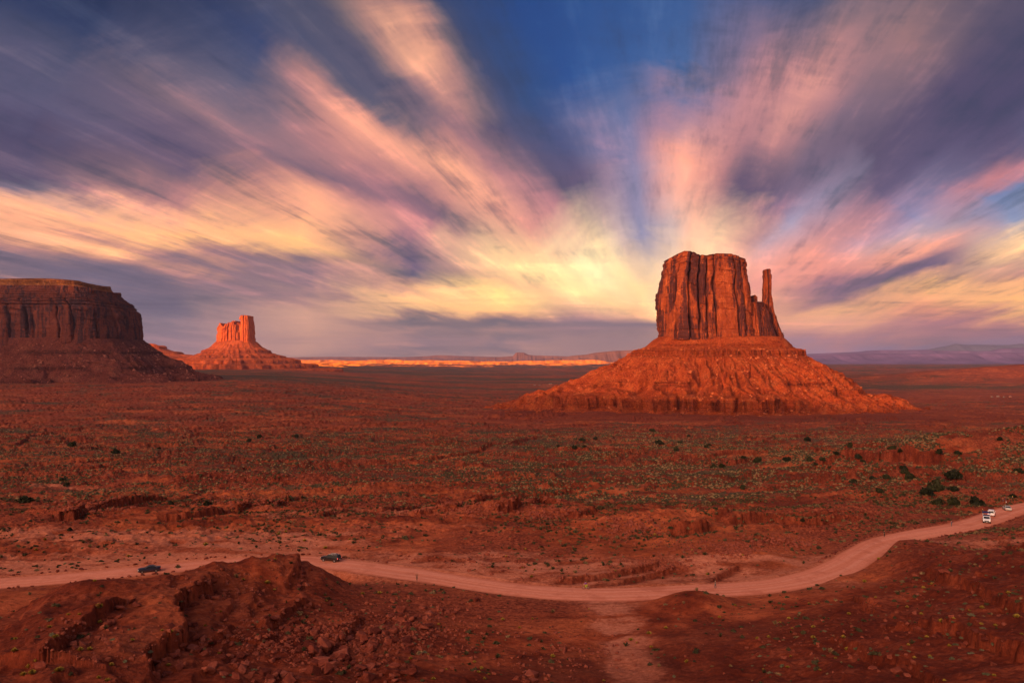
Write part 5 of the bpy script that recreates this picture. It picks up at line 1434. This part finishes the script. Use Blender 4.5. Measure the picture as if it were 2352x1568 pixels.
def car(name, label, group, pos, head, paint, L, W, H, hood, kind, lights=('lamp_on', 'tail'), rails=False):
    """kind: 'suv', 'sedan', 'van' -> proportions of the side view"""
    root = empty(name, pos, label, "car" if kind != 'van' else "minivan", group, math.atan2(head[1], head[0]))
    h2 = L/2; zb = 0.24 if kind == 'sedan' else 0.32; zs = hood; w = W/2
    # lower body from nose to tail
    tail_top = {'suv': hood+0.02, 'sedan': hood+0.06, 'van': hood+0.04}[kind]
    st = [(h2, zb+0.18, 0.55*zs, 0.78*zs, .74, .78, .62), (h2-0.12, zb+0.02, 0.55*zs, 0.88*zs, .86, .90, .72), (h2-0.45, zb, 0.55*zs, 0.94*zs, .95, .98, .82), (h2-1.15, zb, 0.56*zs, zs, .97, 1, .88), (0.3, zb, 0.56*zs, zs+0.02, .97, 1, .93), (-h2+0.9, zb, 0.56*zs, tail_top, .97, 1, .92), (-h2+0.25, zb, 0.56*zs, tail_top-0.01, .93, .97, .88), (-h2+0.04, zb+0.1, 0.56*zs, tail_top-0.06, .84, .90, .80), (-h2, zb+0.2, 0.55*zs, tail_top-0.14, .78, .84, .74)]
    bm = bmesh.new(); bm_loft(bm, [body_ring(x, a, b, c, w*d, w*e, w*f) for x, a, b, c, d, e, f in st])
    # cabin
    if kind == 'suv': c0, c1, c2, c3 = h2-1.35, h2-2.15, -h2+0.38, -h2+0.06
    elif kind == 'van': c0, c1, c2, c3 = h2-1.0, h2-1.95, -h2+0.25, -h2+0.05
    else: c0, c1, c2, c3 = h2-1.45, h2-2.25, -h2+1.45, -h2+0.65
    zr = H; wb_, wt_ = w*0.92, w*0.74
    def cab(x, z, k): return (x, k*(wb_+(wt_-wb_)*(z-zs)/(zr-zs)), z)
    pts = [(c0, zs-0.03), (c1, zr-0.04), ((c1+c2)/2, zr), (c2, zr-0.05), (c3, zs-0.03)]
    left = [bm.verts.new(cab(x, z, 1)) for x, z in pts]; right = [bm.verts.new(cab(x, z, -1)) for x, z in pts]
    bm.faces.new(left[::-1]); bm.faces.new(right)
    for k in range(4): bm.faces.new((left[k], left[k+1], right[k+1], right[k]))
    # arches over the wheels
    wr = 0.37 if kind != 'sedan' else 0.33; wx = (h2-0.92, -h2+0.98)
    o = bm_to("body", bm, paint, root, True, 0.02)
    for i, x in enumerate(wx):
        for s in (1, -1):
            bm = bmesh.new(); ring = []
            for k in range(9):
                a = math.pi*(k/8); ring.append([(x+math.cos(a)*q, s*(w+d), wr+math.sin(a)*q) for q, d in ((wr*1.06, -0.02), (wr*1.06, 0.03), (wr*1.24, 0.02), (wr*1.24, -0.03))])
            bm_loft(bm, ring); bm_to("wheel_arch", bm, MAT['trim'] if kind != 'suv' else paint, root, True)
            wheel(root, x, s*(w-0.10), wr, 0.24, s)
    # glass
    def pane(name, quads, off):
        bm = bmesh.new(); f = bm.faces.new([bm.verts.new(q) for q in quads]); f.normal_update(); nrm = f.normal.copy()
        if nrm.dot(Vector(off)) < 0: nrm = -nrm
        for v in list(bm.verts): v.co += nrm*0.012
        r = bmesh.ops.extrude_face_region(bm, geom=[f])
        for v in [g_ for g_ in r['geom'] if isinstance(g_, bmesh.types.BMVert)]: v.co += nrm*0.008
        bm_to(name, bm, MAT['glass_dark'], root, False)
    def lerp(a, b, t): return a+(b-a)*t
    zg0, zg1 = zs+0.05, zr-0.13
    def xf(z): return lerp(c0, c1, (z-zs+0.03)/(zr-0.01-zs))
    def xr_(z): return lerp(c3, c2, (z-zs+0.03)/(zr-0.02-zs))
    pane("windscreen", [cab(xf(zg0), zg0, .90), cab(xf(zg1), zg1, .88), cab(xf(zg1), zg1, -.88), cab(xf(zg0), zg0, -.90)], (1, 0, .5))
    pane("rear_window", [cab(xr_(zg0), zg0, .88), cab(xr_(zg1), zg1, .86), cab(xr_(zg1), zg1, -.86), cab(xr_(zg0), zg0, -.88)], (-1, 0, .5))
    cuts = {'suv': (0, .36, .68, 1), 'van': (0, .30, .66, 1), 'sedan': (0, .48, 1)}[kind]
    for s in (1, -1):
        for a, b in zip(cuts, cuts[1:]):
            def X(t, z): return lerp(xf(z)-0.10, xr_(z)+0.10, t)
            e = 0.012
            pane("side_window", [cab(X(a+e, zg0), zg0, s), cab(X(a+e, zg1), zg1, s), cab(X(b-e, zg1), zg1, s), cab(X(b-e, zg0), zg0, s)], (0, s, 0))
    for s in (1, -1):
        bm = bmesh.new(); bm_box(bm, (h2-0.13, s*w*0.72, 0.74*zs), (0.16, w*0.34, 0.15)); bm_to("headlight", bm, MAT[lights[0]], root, True, 0.03)
        bm = bmesh.new(); bm_box(bm, (-h2+0.10, s*w*0.82, 0.80*zs if kind != 'suv' else 0.88*zs), (0.16, w*0.26, 0.20)); bm_to("tail_light", bm, MAT[lights[1]], root, True, 0.03)
        bm = bmesh.new(); bm_box(bm, (c0-0.28, s*(w+0.07), zs+0.07), (0.12, 0.16, 0.13)); bm_to("wing_mirror", bm, paint, root, True, 0.03)
        bm = bmesh.new()
        for xh in ((0.15, -1.0) if kind != 'sedan' else (0.05, -0.85)): bm_box(bm, (xh, s*(w+0.004), 0.83*zs), (0.2, 0.03, 0.035))
        bm_to("door_handle", bm, MAT['trim'], root, True, 0.008)
    bm = bmesh.new(); bm_box(bm, (h2-0.02, 0, 0.60*zs), (0.06, W*0.42, 0.20)); bm_to("grille", bm, MAT['trim'], root, True, 0.02)
    bm = bmesh.new(); bm_box(bm, (-h2+0.01, 0, 0.60*zs), (0.04, 0.5, 0.14)); bm_to("number_plate", bm, MAT['plate'], root, True, 0.005)
    if rails:
        for s in (1, -1):
            bm = bmesh.new(); bm_cyl(bm, (c1-0.1, s*wt_*0.93, zr+0.06), (c2+0.15, s*wt_*0.93, zr+0.05), 0.025)
            for x in (c1-0.1, (c1+c2)/2, c2+0.15): bm_cyl(bm, (x, s*wt_*0.93, zr-0.05), (x, s*wt_*0.93, zr+0.06), 0.022)
            bm_to("roof_rail", bm, MAT['chrome'], root)
    return root

def tour_truck(pos, head):
    root = empty("pickup_truck", pos, "white pickup truck with lit headlamps and a navy canopy on posts over its bed", "truck", None, math.atan2(head[1], head[0]))
    w = 0.98; h2 = 2.75; P = MAT['white_paint']
    bm = bmesh.new()
    st = [(h2, .55, .8, 1.02, .80, .86, .70), (h2-.15, .46, .8, 1.10, .92, .95, .80), (h2-1.25, .46, .8, 1.17, .97, 1, .88), (h2-1.4, .46, .8, 1.18, .97, 1, .93), (h2-2.75, .46, .8, 1.20, .97, 1, .93), (h2-2.85, .46, .8, 1.14, .97, 1, .95), (-h2+.1, .5, .8, 1.14, .97, 1, .95), (-h2, .55, .8, 1.10, .92, .95, .90)]
    bm_loft(bm, [body_ring(x, a, b, c, w*d, w*e, w*f, 0.02) for x, a, b, c, d, e, f in st])
    def cab(x, z, k): return (x, k*(0.92+(0.74-0.92)*(z-1.17)/0.68), z)
    pts = [(h2-1.35, 1.14), (h2-2.0, 1.80), (h2-2.6, 1.86), (h2-2.75, 1.80), (h2-2.85, 1.14)]
    left = [bm.verts.new(cab(x, z, 1)) for x, z in pts]; right = [bm.verts.new(cab(x, z, -1)) for x, z in pts]
    bm.faces.new(left[::-1]); bm.faces.new(right)
    for k in range(4): bm.faces.new((left[k], left[k+1], right[k+1], right[k]))
    bm_to("body", bm, P, root, True, 0.02)
    def pane(name, pts, off):
        bm = bmesh.new(); f = bm.faces.new([bm.verts.new(q) for q in pts]); f.normal_update(); n = f.normal.copy()
        if n.dot(Vector(off)) < 0: n = -n
        for v in list(bm.verts): v.co += n*0.014
        bm_to(name, bm, MAT['glass_dark'], root, False)
    pane("windscreen", [cab(h2-1.42, 1.22, .9), cab(h2-1.92, 1.73, .88), cab(h2-1.92, 1.73, -.88), cab(h2-1.42, 1.22, -.9)], (1, 0, .5))
    pane("rear_window", [cab(h2-2.84, 1.24, .85), cab(h2-2.77, 1.72, .82), cab(h2-2.77, 1.72, -.82), cab(h2-2.84, 1.24, -.85)], (-1, 0, .1))
    for s in (1, -1):
        pane("side_window", [cab(h2-1.55, 1.22, s), cab(h2-2.05, 1.72, s), cab(h2-2.68, 1.72, s), cab(h2-2.72, 1.22, s)], (0, s, 0))
        bm = bmesh.new(); bm_box(bm, (h2-.08, s*.70, .92), (.14, .36, .20)); bm_to("headlight", bm, MAT['lamp_amber' if s > 0 else 'lamp_on'], root, True, .03)
        bm = bmesh.new(); bm_box(bm, (-h2+.04, s*.84, .9), (.12, .16, .34)); bm_to("tail_light", bm, MAT['tail'], root, True, .02)
        bm = bmesh.new(); bm_box(bm, (h2-1.6, s*1.08, 1.25), (.14, .2, .2)); bm_to("wing_mirror", bm, MAT['trim'], root, True, .03)
        for x in (h2-.95, -h2+1.1): wheel(root, x, s*(w-.12), .40, .26, s)
    bm = bmesh.new(); bm_box(bm, (h2+.0, 0, .80), (.08, 1.15, .24)); bm_to("grille", bm, MAT['trim'], root, True, .02)
    bm = bmesh.new(); bm_box(bm, (h2+.06, 0, .52), (.2, 1.9, .22)); bm_to("bumper", bm, MAT['trim'], root, True, .04)
    bm = bmesh.new(); bm_box(bm, (h2+.17, 0, .52), (.02, .34, .14)); bm_to("number_plate", bm, MAT['plate'], root, False)
    for x in (h2-2.95, -h2+.12):
        for s in (1, -1):
            bm = bmesh.new(); bm_cyl(bm, (x, s*.9, 1.1), (x, s*.9, 2.62), .03); bm_to("canopy_post", bm, P, root)
    bm = bmesh.new(); n = 8
    bm_loft(bm, [[(x, -1.0, 2.58), (x, -1.02, 2.64), (x, -.5, 2.72), (x, 0, 2.745), (x, .5, 2.72), (x, 1.02, 2.64), (x, 1.0, 2.58)] for x in np.linspace(h2-2.8, -h2, n)])
    bm_to("canopy", bm, MAT['canvas_navy'], root)
    for x in (h2-3.5, h2-4.3):
        bm = bmesh.new(); bm_box(bm, (x, 0, 1.35), (.5, 1.7, .1)); bm_box(bm, (x-.25, 0, 1.62), (.08, 1.7, .5)); bm_to("bench", bm, MAT['canvas_navy'], root, True, .02)
    return root

def road_frame(px, py):
    """place on the road seen at this frame position, with the road's direction there"""
    Y = F*(-ROAD_Z)/(py-HOR); X = (px-CXP)/F*Y
    i = int(np.argmin(((ROAD-np.array([X, Y]))**2).sum(1))); d = ROAD[min(i+1, len(ROAD)-1)]-ROAD[max(i-1, 0)]; d = d/np.linalg.norm(d)
    return np.array([X, Y, ROAD_Z-0.03]), d

def all_vehicles():
    p, d = road_frame(760, 1287.5)
    car("parked_suv", "glossy black off-road car with roof rails stopped at the road's far edge", "cars on the dirt road", p, (-0.94, 0.34), MAT['black_paint'], 4.9, 1.88, 1.74, 1.08, 'suv', ('lamp_on', 'tail_on'), True)
    p, d = road_frame(343, 1312)
    car("sedan_car", "dark navy saloon car driving on the road behind the near ridge", "cars on the dirt road", p, -d, MAT['navy_paint'], 4.75, 1.82, 1.44, 0.96, 'sedan', ('lamp_on', 'tail'))
    p, d = road_frame(2313, 1170.5)
    car("sedan_car", "silver saloon car farthest up the road, seen from behind with red tail lamps", "cars on the dirt road", p, (0.35, 0.94), MAT['silver_paint'], 4.7, 1.82, 1.46, 0.97, 'sedan', ('lamp_on', 'tail_on'))
    p, d = road_frame(2277, 1183)
    car("minivan", "white minivan with dark windows just behind the canopied truck", "cars on the dirt road", p, (0.55, 0.83), MAT['white_paint'], 4.9, 1.95, 1.85, 1.08, 'van', ('lamp_on', 'tail_on'))
    p, d = road_frame(2266, 1198)
    tour_truck(p, (-0.50, -0.87))
all_vehicles()
# ------------------------------------------------------------------ people
MAT['skin'] = mat_plain("skin", (0.42, 0.22, 0.14), 0.6, 0.3)
MAT['hair'] = mat_plain("dark_hair", (0.03, 0.02, 0.015), 0.7, 0.2)
CLOTH = {k: mat_plain("cloth_"+k, c, 0.9, 0.1) for k, c in dict(black=(.02, .02, .024), navy=(.02, .03, .10), white=(.7, .7, .72), grey=(.12, .12, .13), purple=(.16, .05, .30), lime=(.40, .45, .05), denim=(.05, .07, .13), yellow=(.55, .42, .05), olive=(.06, .06, .03)).items()}

def skin_mesh(name, joints, bones, radii, mat, parent, root=0, sub=1):
    me = bpy.data.meshes.new(name); me.from_pydata([tuple(j) for j in joints], bones, [])
    o = put(name, me, mat, parent)
    md = o.modifiers.new("skin", 'SKIN'); md.use_smooth_shade = True
    sv = me.skin_vertices[0].data if me.skin_vertices else None
    if sv is None:
        bpy.context.view_layer.update(); sv = me.skin_vertices[0].data
    for i, r in enumerate(radii):
        sv[i].radius = (r, r) if not hasattr(r, '__len__') else r
        sv[i].use_root = (i == root)
    if sub: s = o.modifiers.new("smooth", 'SUBSURF'); s.levels = sub; s.render_levels = sub
    return o

def person(pos, face, label, top, legs, pose='stand', hair='hair', hat=None, group="people beside the road", height=1.74):
    root = empty("person", pos, label, "person", group, math.atan2(face[1], face[0]))
    k = height/1.74
    # local frame: x forward, y left, z up
    J = {}
    def V(*a): return Vector(a)
    lean = 0.0; hipz = 0.92
    if pose == 'ride': hipz = 0.98; lean = 0.62
    pel = V(0, 0, hipz)
    up = V(math.sin(lean), 0, math.cos(lean))
    sp = pel+up*0.18; ch = pel+up*0.42; nk = pel+up*0.55; hd = nk+(up*0.5+V(0.15 if lean else 0.02, 0, 0.5)).normalized()*0.10
    crown = hd+V(0.0, 0, 0.15)
    J.update(pel=pel, sp=sp, ch=ch, nk=nk, hd=hd, cr=crown, nose=hd+V(0.105, 0, 0.06))
    arm = {'stand': ((0.02, .24, -.28), (0.06, .26, -.52)), 'walk': ((0.10, .23, -.26), (0.24, .22, -.46)), 'photo': ((0.10, .26, -.22), (0.28, .14, 0.02)), 'ride': ((0.28, .20, -.22), (0.44, .24, -.38))}[pose]
    leg = {'stand': ((0.02, .10, -.45), (-0.01, .11, -.85)), 'walk': ((0.16, .10, -.42), (0.16, .10, -.85)), 'photo': ((0.01, .13, -.45), (0.0, .16, -.85)), 'ride': ((0.36, .11, -.24), (0.24, .11, -.66))}[pose]
    for s, nm in ((1, 'l'), (-1, 'r')):
        sh = ch+up*0.06+V(0, s*0.185, 0); J['sh'+nm] = sh
        e = arm[0]; h = arm[1]; fw = 1 if (s > 0 or pose in ('photo', 'ride', 'stand')) else -0.6
        J['el'+nm] = sh+V(e[0]*fw, s*(e[1]-.185), e[2]); J['wr'+nm] = sh+V(h[0]*fw, s*(h[1]-.185), h[2])
        dd = (J['wr'+nm]-J['el'+nm]).normalized(); J['pa'+nm] = J['wr'+nm]+dd*0.07
        for f in range(4):
            fl = (0.075, 0.085, 0.08, 0.062)[f]
            J[f'k{f}'+nm] = J['pa'+nm]+dd*0.035+V((f-1.5)*0.021, 0, 0); J[f't{f}'+nm] = J[f'k{f}'+nm]+dd*fl*0.9+V(0.012, -s*0.02, 0)
        J['th'+nm] = J['wr'+nm]+dd*0.05+V(0.045, 0, 0.0); J['tt'+nm] = J['th'+nm]+dd*0.05+V(0.012, 0, 0)
        lf = 1 if (s > 0 or pose in ('stand', 'photo')) else (-1.0 if pose == 'walk' else 0.55)
        kn, an = leg
        J['hp'+nm] = pel+V(0, s*0.095, -0.04)
        dz = -0.20 if (pose == 'ride' and s < 0) else 0
        J['kn'+nm] = pel+V(kn[0]*lf, s*kn[1], kn[2]+dz*0.6); J['an'+nm] = pel+V(an[0]*lf, s*an[1], an[2]+dz)
        J['to'+nm] = J['an'+nm]+V(0.16, s*0.02, -0.045); J['he'+nm] = J['an'+nm]+V(-0.04, 0, -0.04)
    rad = dict(pel=.125, sp=.112, ch=.13, nk=.055, hd=.085, cr=.07, nose=.018)
    B = [('pel','sp'),('sp','ch'),('ch','nk'),('nk','hd'),('hd','cr'),('hd','nose')]
    for nm in 'lr':
        rad.update({'sh'+nm: .062, 'el'+nm: .042, 'wr'+nm: .03, 'pa'+nm: .034, 'th'+nm: .013, 'tt'+nm: .01, 'hp'+nm: .09, 'kn'+nm: .056, 'an'+nm: .04, 'to'+nm: .036, 'he'+nm: .034})
        B += [('ch','sh'+nm),('sh'+nm,'el'+nm),('el'+nm,'wr'+nm),('wr'+nm,'pa'+nm),('wr'+nm,'th'+nm),('th'+nm,'tt'+nm),('pel','hp'+nm),('hp'+nm,'kn'+nm),('kn'+nm,'an'+nm),('an'+nm,'to'+nm),('an'+nm,'he'+nm)]
        for f in range(4): rad.update({f'k{f}'+nm: .011, f't{f}'+nm: .008}); B += [('pa'+nm, f'k{f}'+nm), (f'k{f}'+nm, f't{f}'+nm)]
    def build(name, keys, mat, grow, rootk, sub=1):
        idx = {q: i for i, q in enumerate(keys)}
        bones = [(idx[a], idx[b]) for a, b in B if a in idx and b in idx]
        return skin_mesh(name, [J[q]*k for q in keys], bones, [(rad[q]+grow)*k for q in keys], mat, root, idx[rootk], sub)
    build("body", list(rad.keys()), MAT['skin'], 0.0, 'pel')
    build("shirt", ['pel','sp','ch','shl','shr','ell','elr'], CLOTH[top], 0.018, 'pel')
    build("trousers", ['pel','hpl','hpr','knl','knr','anl','anr'], CLOTH[legs], 0.016, 'pel')
    for nm in 'lr':
        idx = ['he'+nm, 'an'+nm, 'to'+nm]
        skin_mesh("shoe", [J[q]*k for q in idx], [(0, 1), (1, 2)], [.045*k, .046*k, .042*k], CLOTH['black'], root)
    bm = bmesh.new(); bmesh.ops.create_uvsphere(bm, u_segments=14, v_segments=9, radius=0.108*k)
    for v in bm.verts:
        v.co.z *= 1.12
        if v.co.z < -0.01 and v.co.x > -0.02: v.co *= 0.72
    c = (J['hd']*0.35+J['cr']*0.65)*k
    for v in bm.verts: v.co += c+Vector((-0.02, 0, 0.0))
    bm_to("hair", bm, MAT[hair], root)
    for s in (1, -1):
        bm = bmesh.new(); bmesh.ops.create_uvsphere(bm, u_segments=8, v_segments=6, radius=0.012*k)
        for v in bm.verts: v.co += (J['hd']+V(0.088, s*0.034, 0.085))*k
        bm_to("eye", bm, MAT['hair'], root)
    if hat:
        bm = bmesh.new(); a = c+Vector((0, 0, 0.06)); bm_cyl(bm, a, a+Vector((0, 0, 0.015)), 0.19, 18); bm_cyl(bm, a, a+Vector((0, 0, 0.12)), 0.115, 18, 0.10)
        bm_to("hat", bm, CLOTH[hat], root)
    return root

def bicycle(pos, head):
    root = empty("bicycle", pos, "bicycle ridden along the middle of the dirt road", "bicycle", None, math.atan2(head[1], head[0]))
    for x in (0.52, -0.52):
        o = put("wheel", None, None, root); o.location = (x, 0, 0.35)
        bm = bmesh.new(); rings = []
        for i in range(28):
            a = i*2*math.pi/28; rings.append([((0.33+0.025*math.cos(b))*math.cos(a), 0.025*math.sin(b), (0.33+0.025*math.cos(b))*math.sin(a)) for b in np.linspace(0, 2*np.pi, 6, endpoint=False)])
        vs = [[bm.verts.new(p) for p in r] for r in rings]
        for i in range(28):
            for j in range(6): bm.faces.new((vs[i][j], vs[i][(j+1) % 6], vs[(i+1) % 28][(j+1) % 6], vs[(i+1) % 28][j]))
        bm_to("tyre", bm, MAT['tyre'], o)
        bm = bmesh.new()
        for i in range(14):
            a = i*2*math.pi/14; bm_cyl(bm, (0, 0.02*(-1)**i, 0), (0.31*math.cos(a), 0, 0.31*math.sin(a)), 0.003, 5)
        bm_cyl(bm, (0, -.04, 0), (0, .04, 0), .025, 10); bm_to("spokes", bm, MAT['alloy'], o)
    bm = bmesh.new()
    for a, b in (((-.52, 0, .35), (-.05, 0, .30)), ((-.05, 0, .30), (-.20, 0, .86)), ((-.20, 0, .82), (.36, 0, .86)), ((-.05, 0, .30), (.38, 0, .78)), ((-.52, 0, .35), (-.18, 0, .78)), ((.52, 0, .35), (.34, 0, .96))): bm_cyl(bm, a, b, .018, 8)
    bm_to("frame", bm, CLOTH['lime'], root)
    bm = bmesh.new(); bm_cyl(bm, (.34, 0, .95), (.40, 0, 1.0), .014); bm_cyl(bm, (.40, -.28, 1.0), (.40, .28, 1.0), .014); bm_to("handlebar", bm, MAT['trim'], root)
    bm = bmesh.new(); bm_box(bm, (-.22, 0, .91), (.26, .14, .05)); bm_to("saddle", bm, MAT['trim'], root, True, .02)
    bm = bmesh.new(); bm_cyl(bm, (-.05, -.02, .30), (-.05, .02, .30), .09, 18); bm_cyl(bm, (-.05, .03, .30), (.10, .03, .22), .012); bm_cyl(bm, (-.05, -.03, .30), (-.20, -.03, .38), .012); bm_to("crank", bm, MAT['alloy'], root)
    return root

def on_ground(px, py):
    p = spot(px, py)
    d = road_dist(np.array([p[0]]), np.array([p[1]]))[0]
    if d < ROAD_W: p = road_frame(px, py)[0]
    return p
def all_people():
    person(on_ground(2031, 1232), (0.4, -0.9), "person in black standing on the road bend", 'black', 'black')
    person(on_ground(2185.5, 1208.5), (-0.8, -0.6), "person in navy top and grey trousers walking down the road", 'navy', 'grey', 'walk')
    person(on_ground(2257, 1180), (-0.7, -0.7), "person in olive clothes at the road edge beside the minivan", 'olive', 'black')
    person(on_ground(2304, 1153), (-0.9, 0.3), "person in black crouched over a camera above the silver car", 'black', 'grey', 'photo')
    person(on_ground(2309.5, 1152.5), (-0.9, 0.3), "person in black with denim trousers, beside the other in black above the silver car", 'black', 'denim', 'photo')
    person(on_ground(2311, 1161), (-0.8, 0.5), "person in a white top standing just behind the silver car", 'white', 'black')
    person(on_ground(2325.5, 1154), (0.2, 0.9), "person in black with a yellow hat on the upper road", 'black', 'olive', hat='yellow')
    person(on_ground(1643, 1350), (-1, 0.1), "person in grey walking alone on the road right of the cyclist", 'grey', 'grey', 'walk')
    p, d = road_frame(1346, 1352); d = d if d[0] < 0 else -d
    bicycle(p, d)
    q = Vector(p)+Vector((d[0]*-0.20, d[1]*-0.20, 0.0))
    person(q, d, "cyclist in purple top and lime shorts riding on the road", 'purple', 'lime', 'ride')
    # bare twig bush beside the road
    o = empty("twig_bush", on_ground(958, 1336), "tall bare twig bush standing on the near edge of the road", "shrub")
    bm = bmesh.new(); rng = random.Random(3)
    for i in range(16):
        a = rng.uniform(0, 6.28); t = rng.uniform(.1, .45); h = rng.uniform(1.0, 2.1)
        m = Vector((math.cos(a)*t*.4, math.sin(a)*t*.4, h*.5)); e = Vector((math.cos(a)*t, math.sin(a)*t, h))
        bm_cyl(bm, (0, 0, -.1), m, .02, 5, .014); bm_cyl(bm, m, e, .014, 5, .005)
        for _ in range(3):
            b = m.lerp(e, rng.uniform(.1, .9)); a2 = rng.uniform(0, 6.28); bm_cyl(bm, b, b+Vector((math.cos(a2)*.18, math.sin(a2)*.18, .3)), .008, 4, .003)
    bm_to("twigs", bm, MAT['bark'], o, False)
all_people()

# ------------------------------------------------------------------ far homesteads
def house(px, py, Y, w, d, h, label, wall, roof, rz):
    x = (px-CXP)/F*Y; z = float(ground_z(x, Y)[0])
    o = empty("desert_house", (x, Y, z), label, "house", "houses far out on the plain", rz)
    bm = bmesh.new(); bm_box(bm, (0, 0, h/2-0.5), (w, d, h+1)); bm_to("wall", bm, wall, o, False)
    bm = bmesh.new(); rr = [[(sx*(w/2+.4), -d/2-.4, h), (sx*(w/2+.4), 0, h+d*.28), (sx*(w/2+.4), d/2+.4, h), (sx*(w/2+.4), 0, h+.1)] for sx in (-1, 1)]
    bm_loft(bm, rr); bm_to("roof", bm, roof, o, False)
    for i in range(2):
        bm = bmesh.new(); bm_box(bm, ((i-.5)*w*.5, -d/2-.05, h*.55), (1.2, .1, 1.1)); bm_to("window", bm, MAT['glass_dark'], o, False)
    bm = bmesh.new(); bm_box(bm, (0, -d/2-.06, 1.0), (1.0, .12, 2.0)); bm_to("door", bm, MAT['trim'], o, False)
MAT['wall_white'] = mat_noisy("white_wall", (.15, .13, .12), (.22, .20, .19), 0.5, bmp=0)
MAT['wall_red'] = mat_noisy("red_wall", (.30, .10, .06), (.40, .15, .09), 0.5, bmp=0)
MAT['roof_grey'] = mat_noisy("grey_roof", (.14, .13, .13), (.22, .2, .2), 0.8, bmp=0)
for a in ((1228, 872, 3600, 16, 9, 4, "long white house far on the plain, left of the red one", 'wall_white', .2), (1239, 872, 3620, 12, 8, 4, "small white house far on the plain, between the long white and red ones", 'wall_white', .1), (1264, 870, 3700, 26, 12, 5, "red house far on the plain left of the butte", 'wall_red', .1),
          (2278, 908, 2500, 10, 6, 3, "white house right of the butte, leftmost of the hamlet", 'wall_white', .3), (2292, 908, 2520, 14, 7, 3.5, "wide white house right of the butte, in the hamlet's middle", 'wall_white', .1), (2306, 909, 2480, 10, 6, 3, "white house of the hamlet beside the right edge of the hamlet's wide house", 'wall_white', .5), (2320, 908, 2500, 12, 7, 3.5, "red house at the right end of the hamlet right of the butte", 'wall_red', .2)):
    house(a[0], a[1], a[2], a[3]*.5, a[4]*.55, a[5]*.6, a[6], MAT[a[7]], MAT['roof_grey'], a[8])
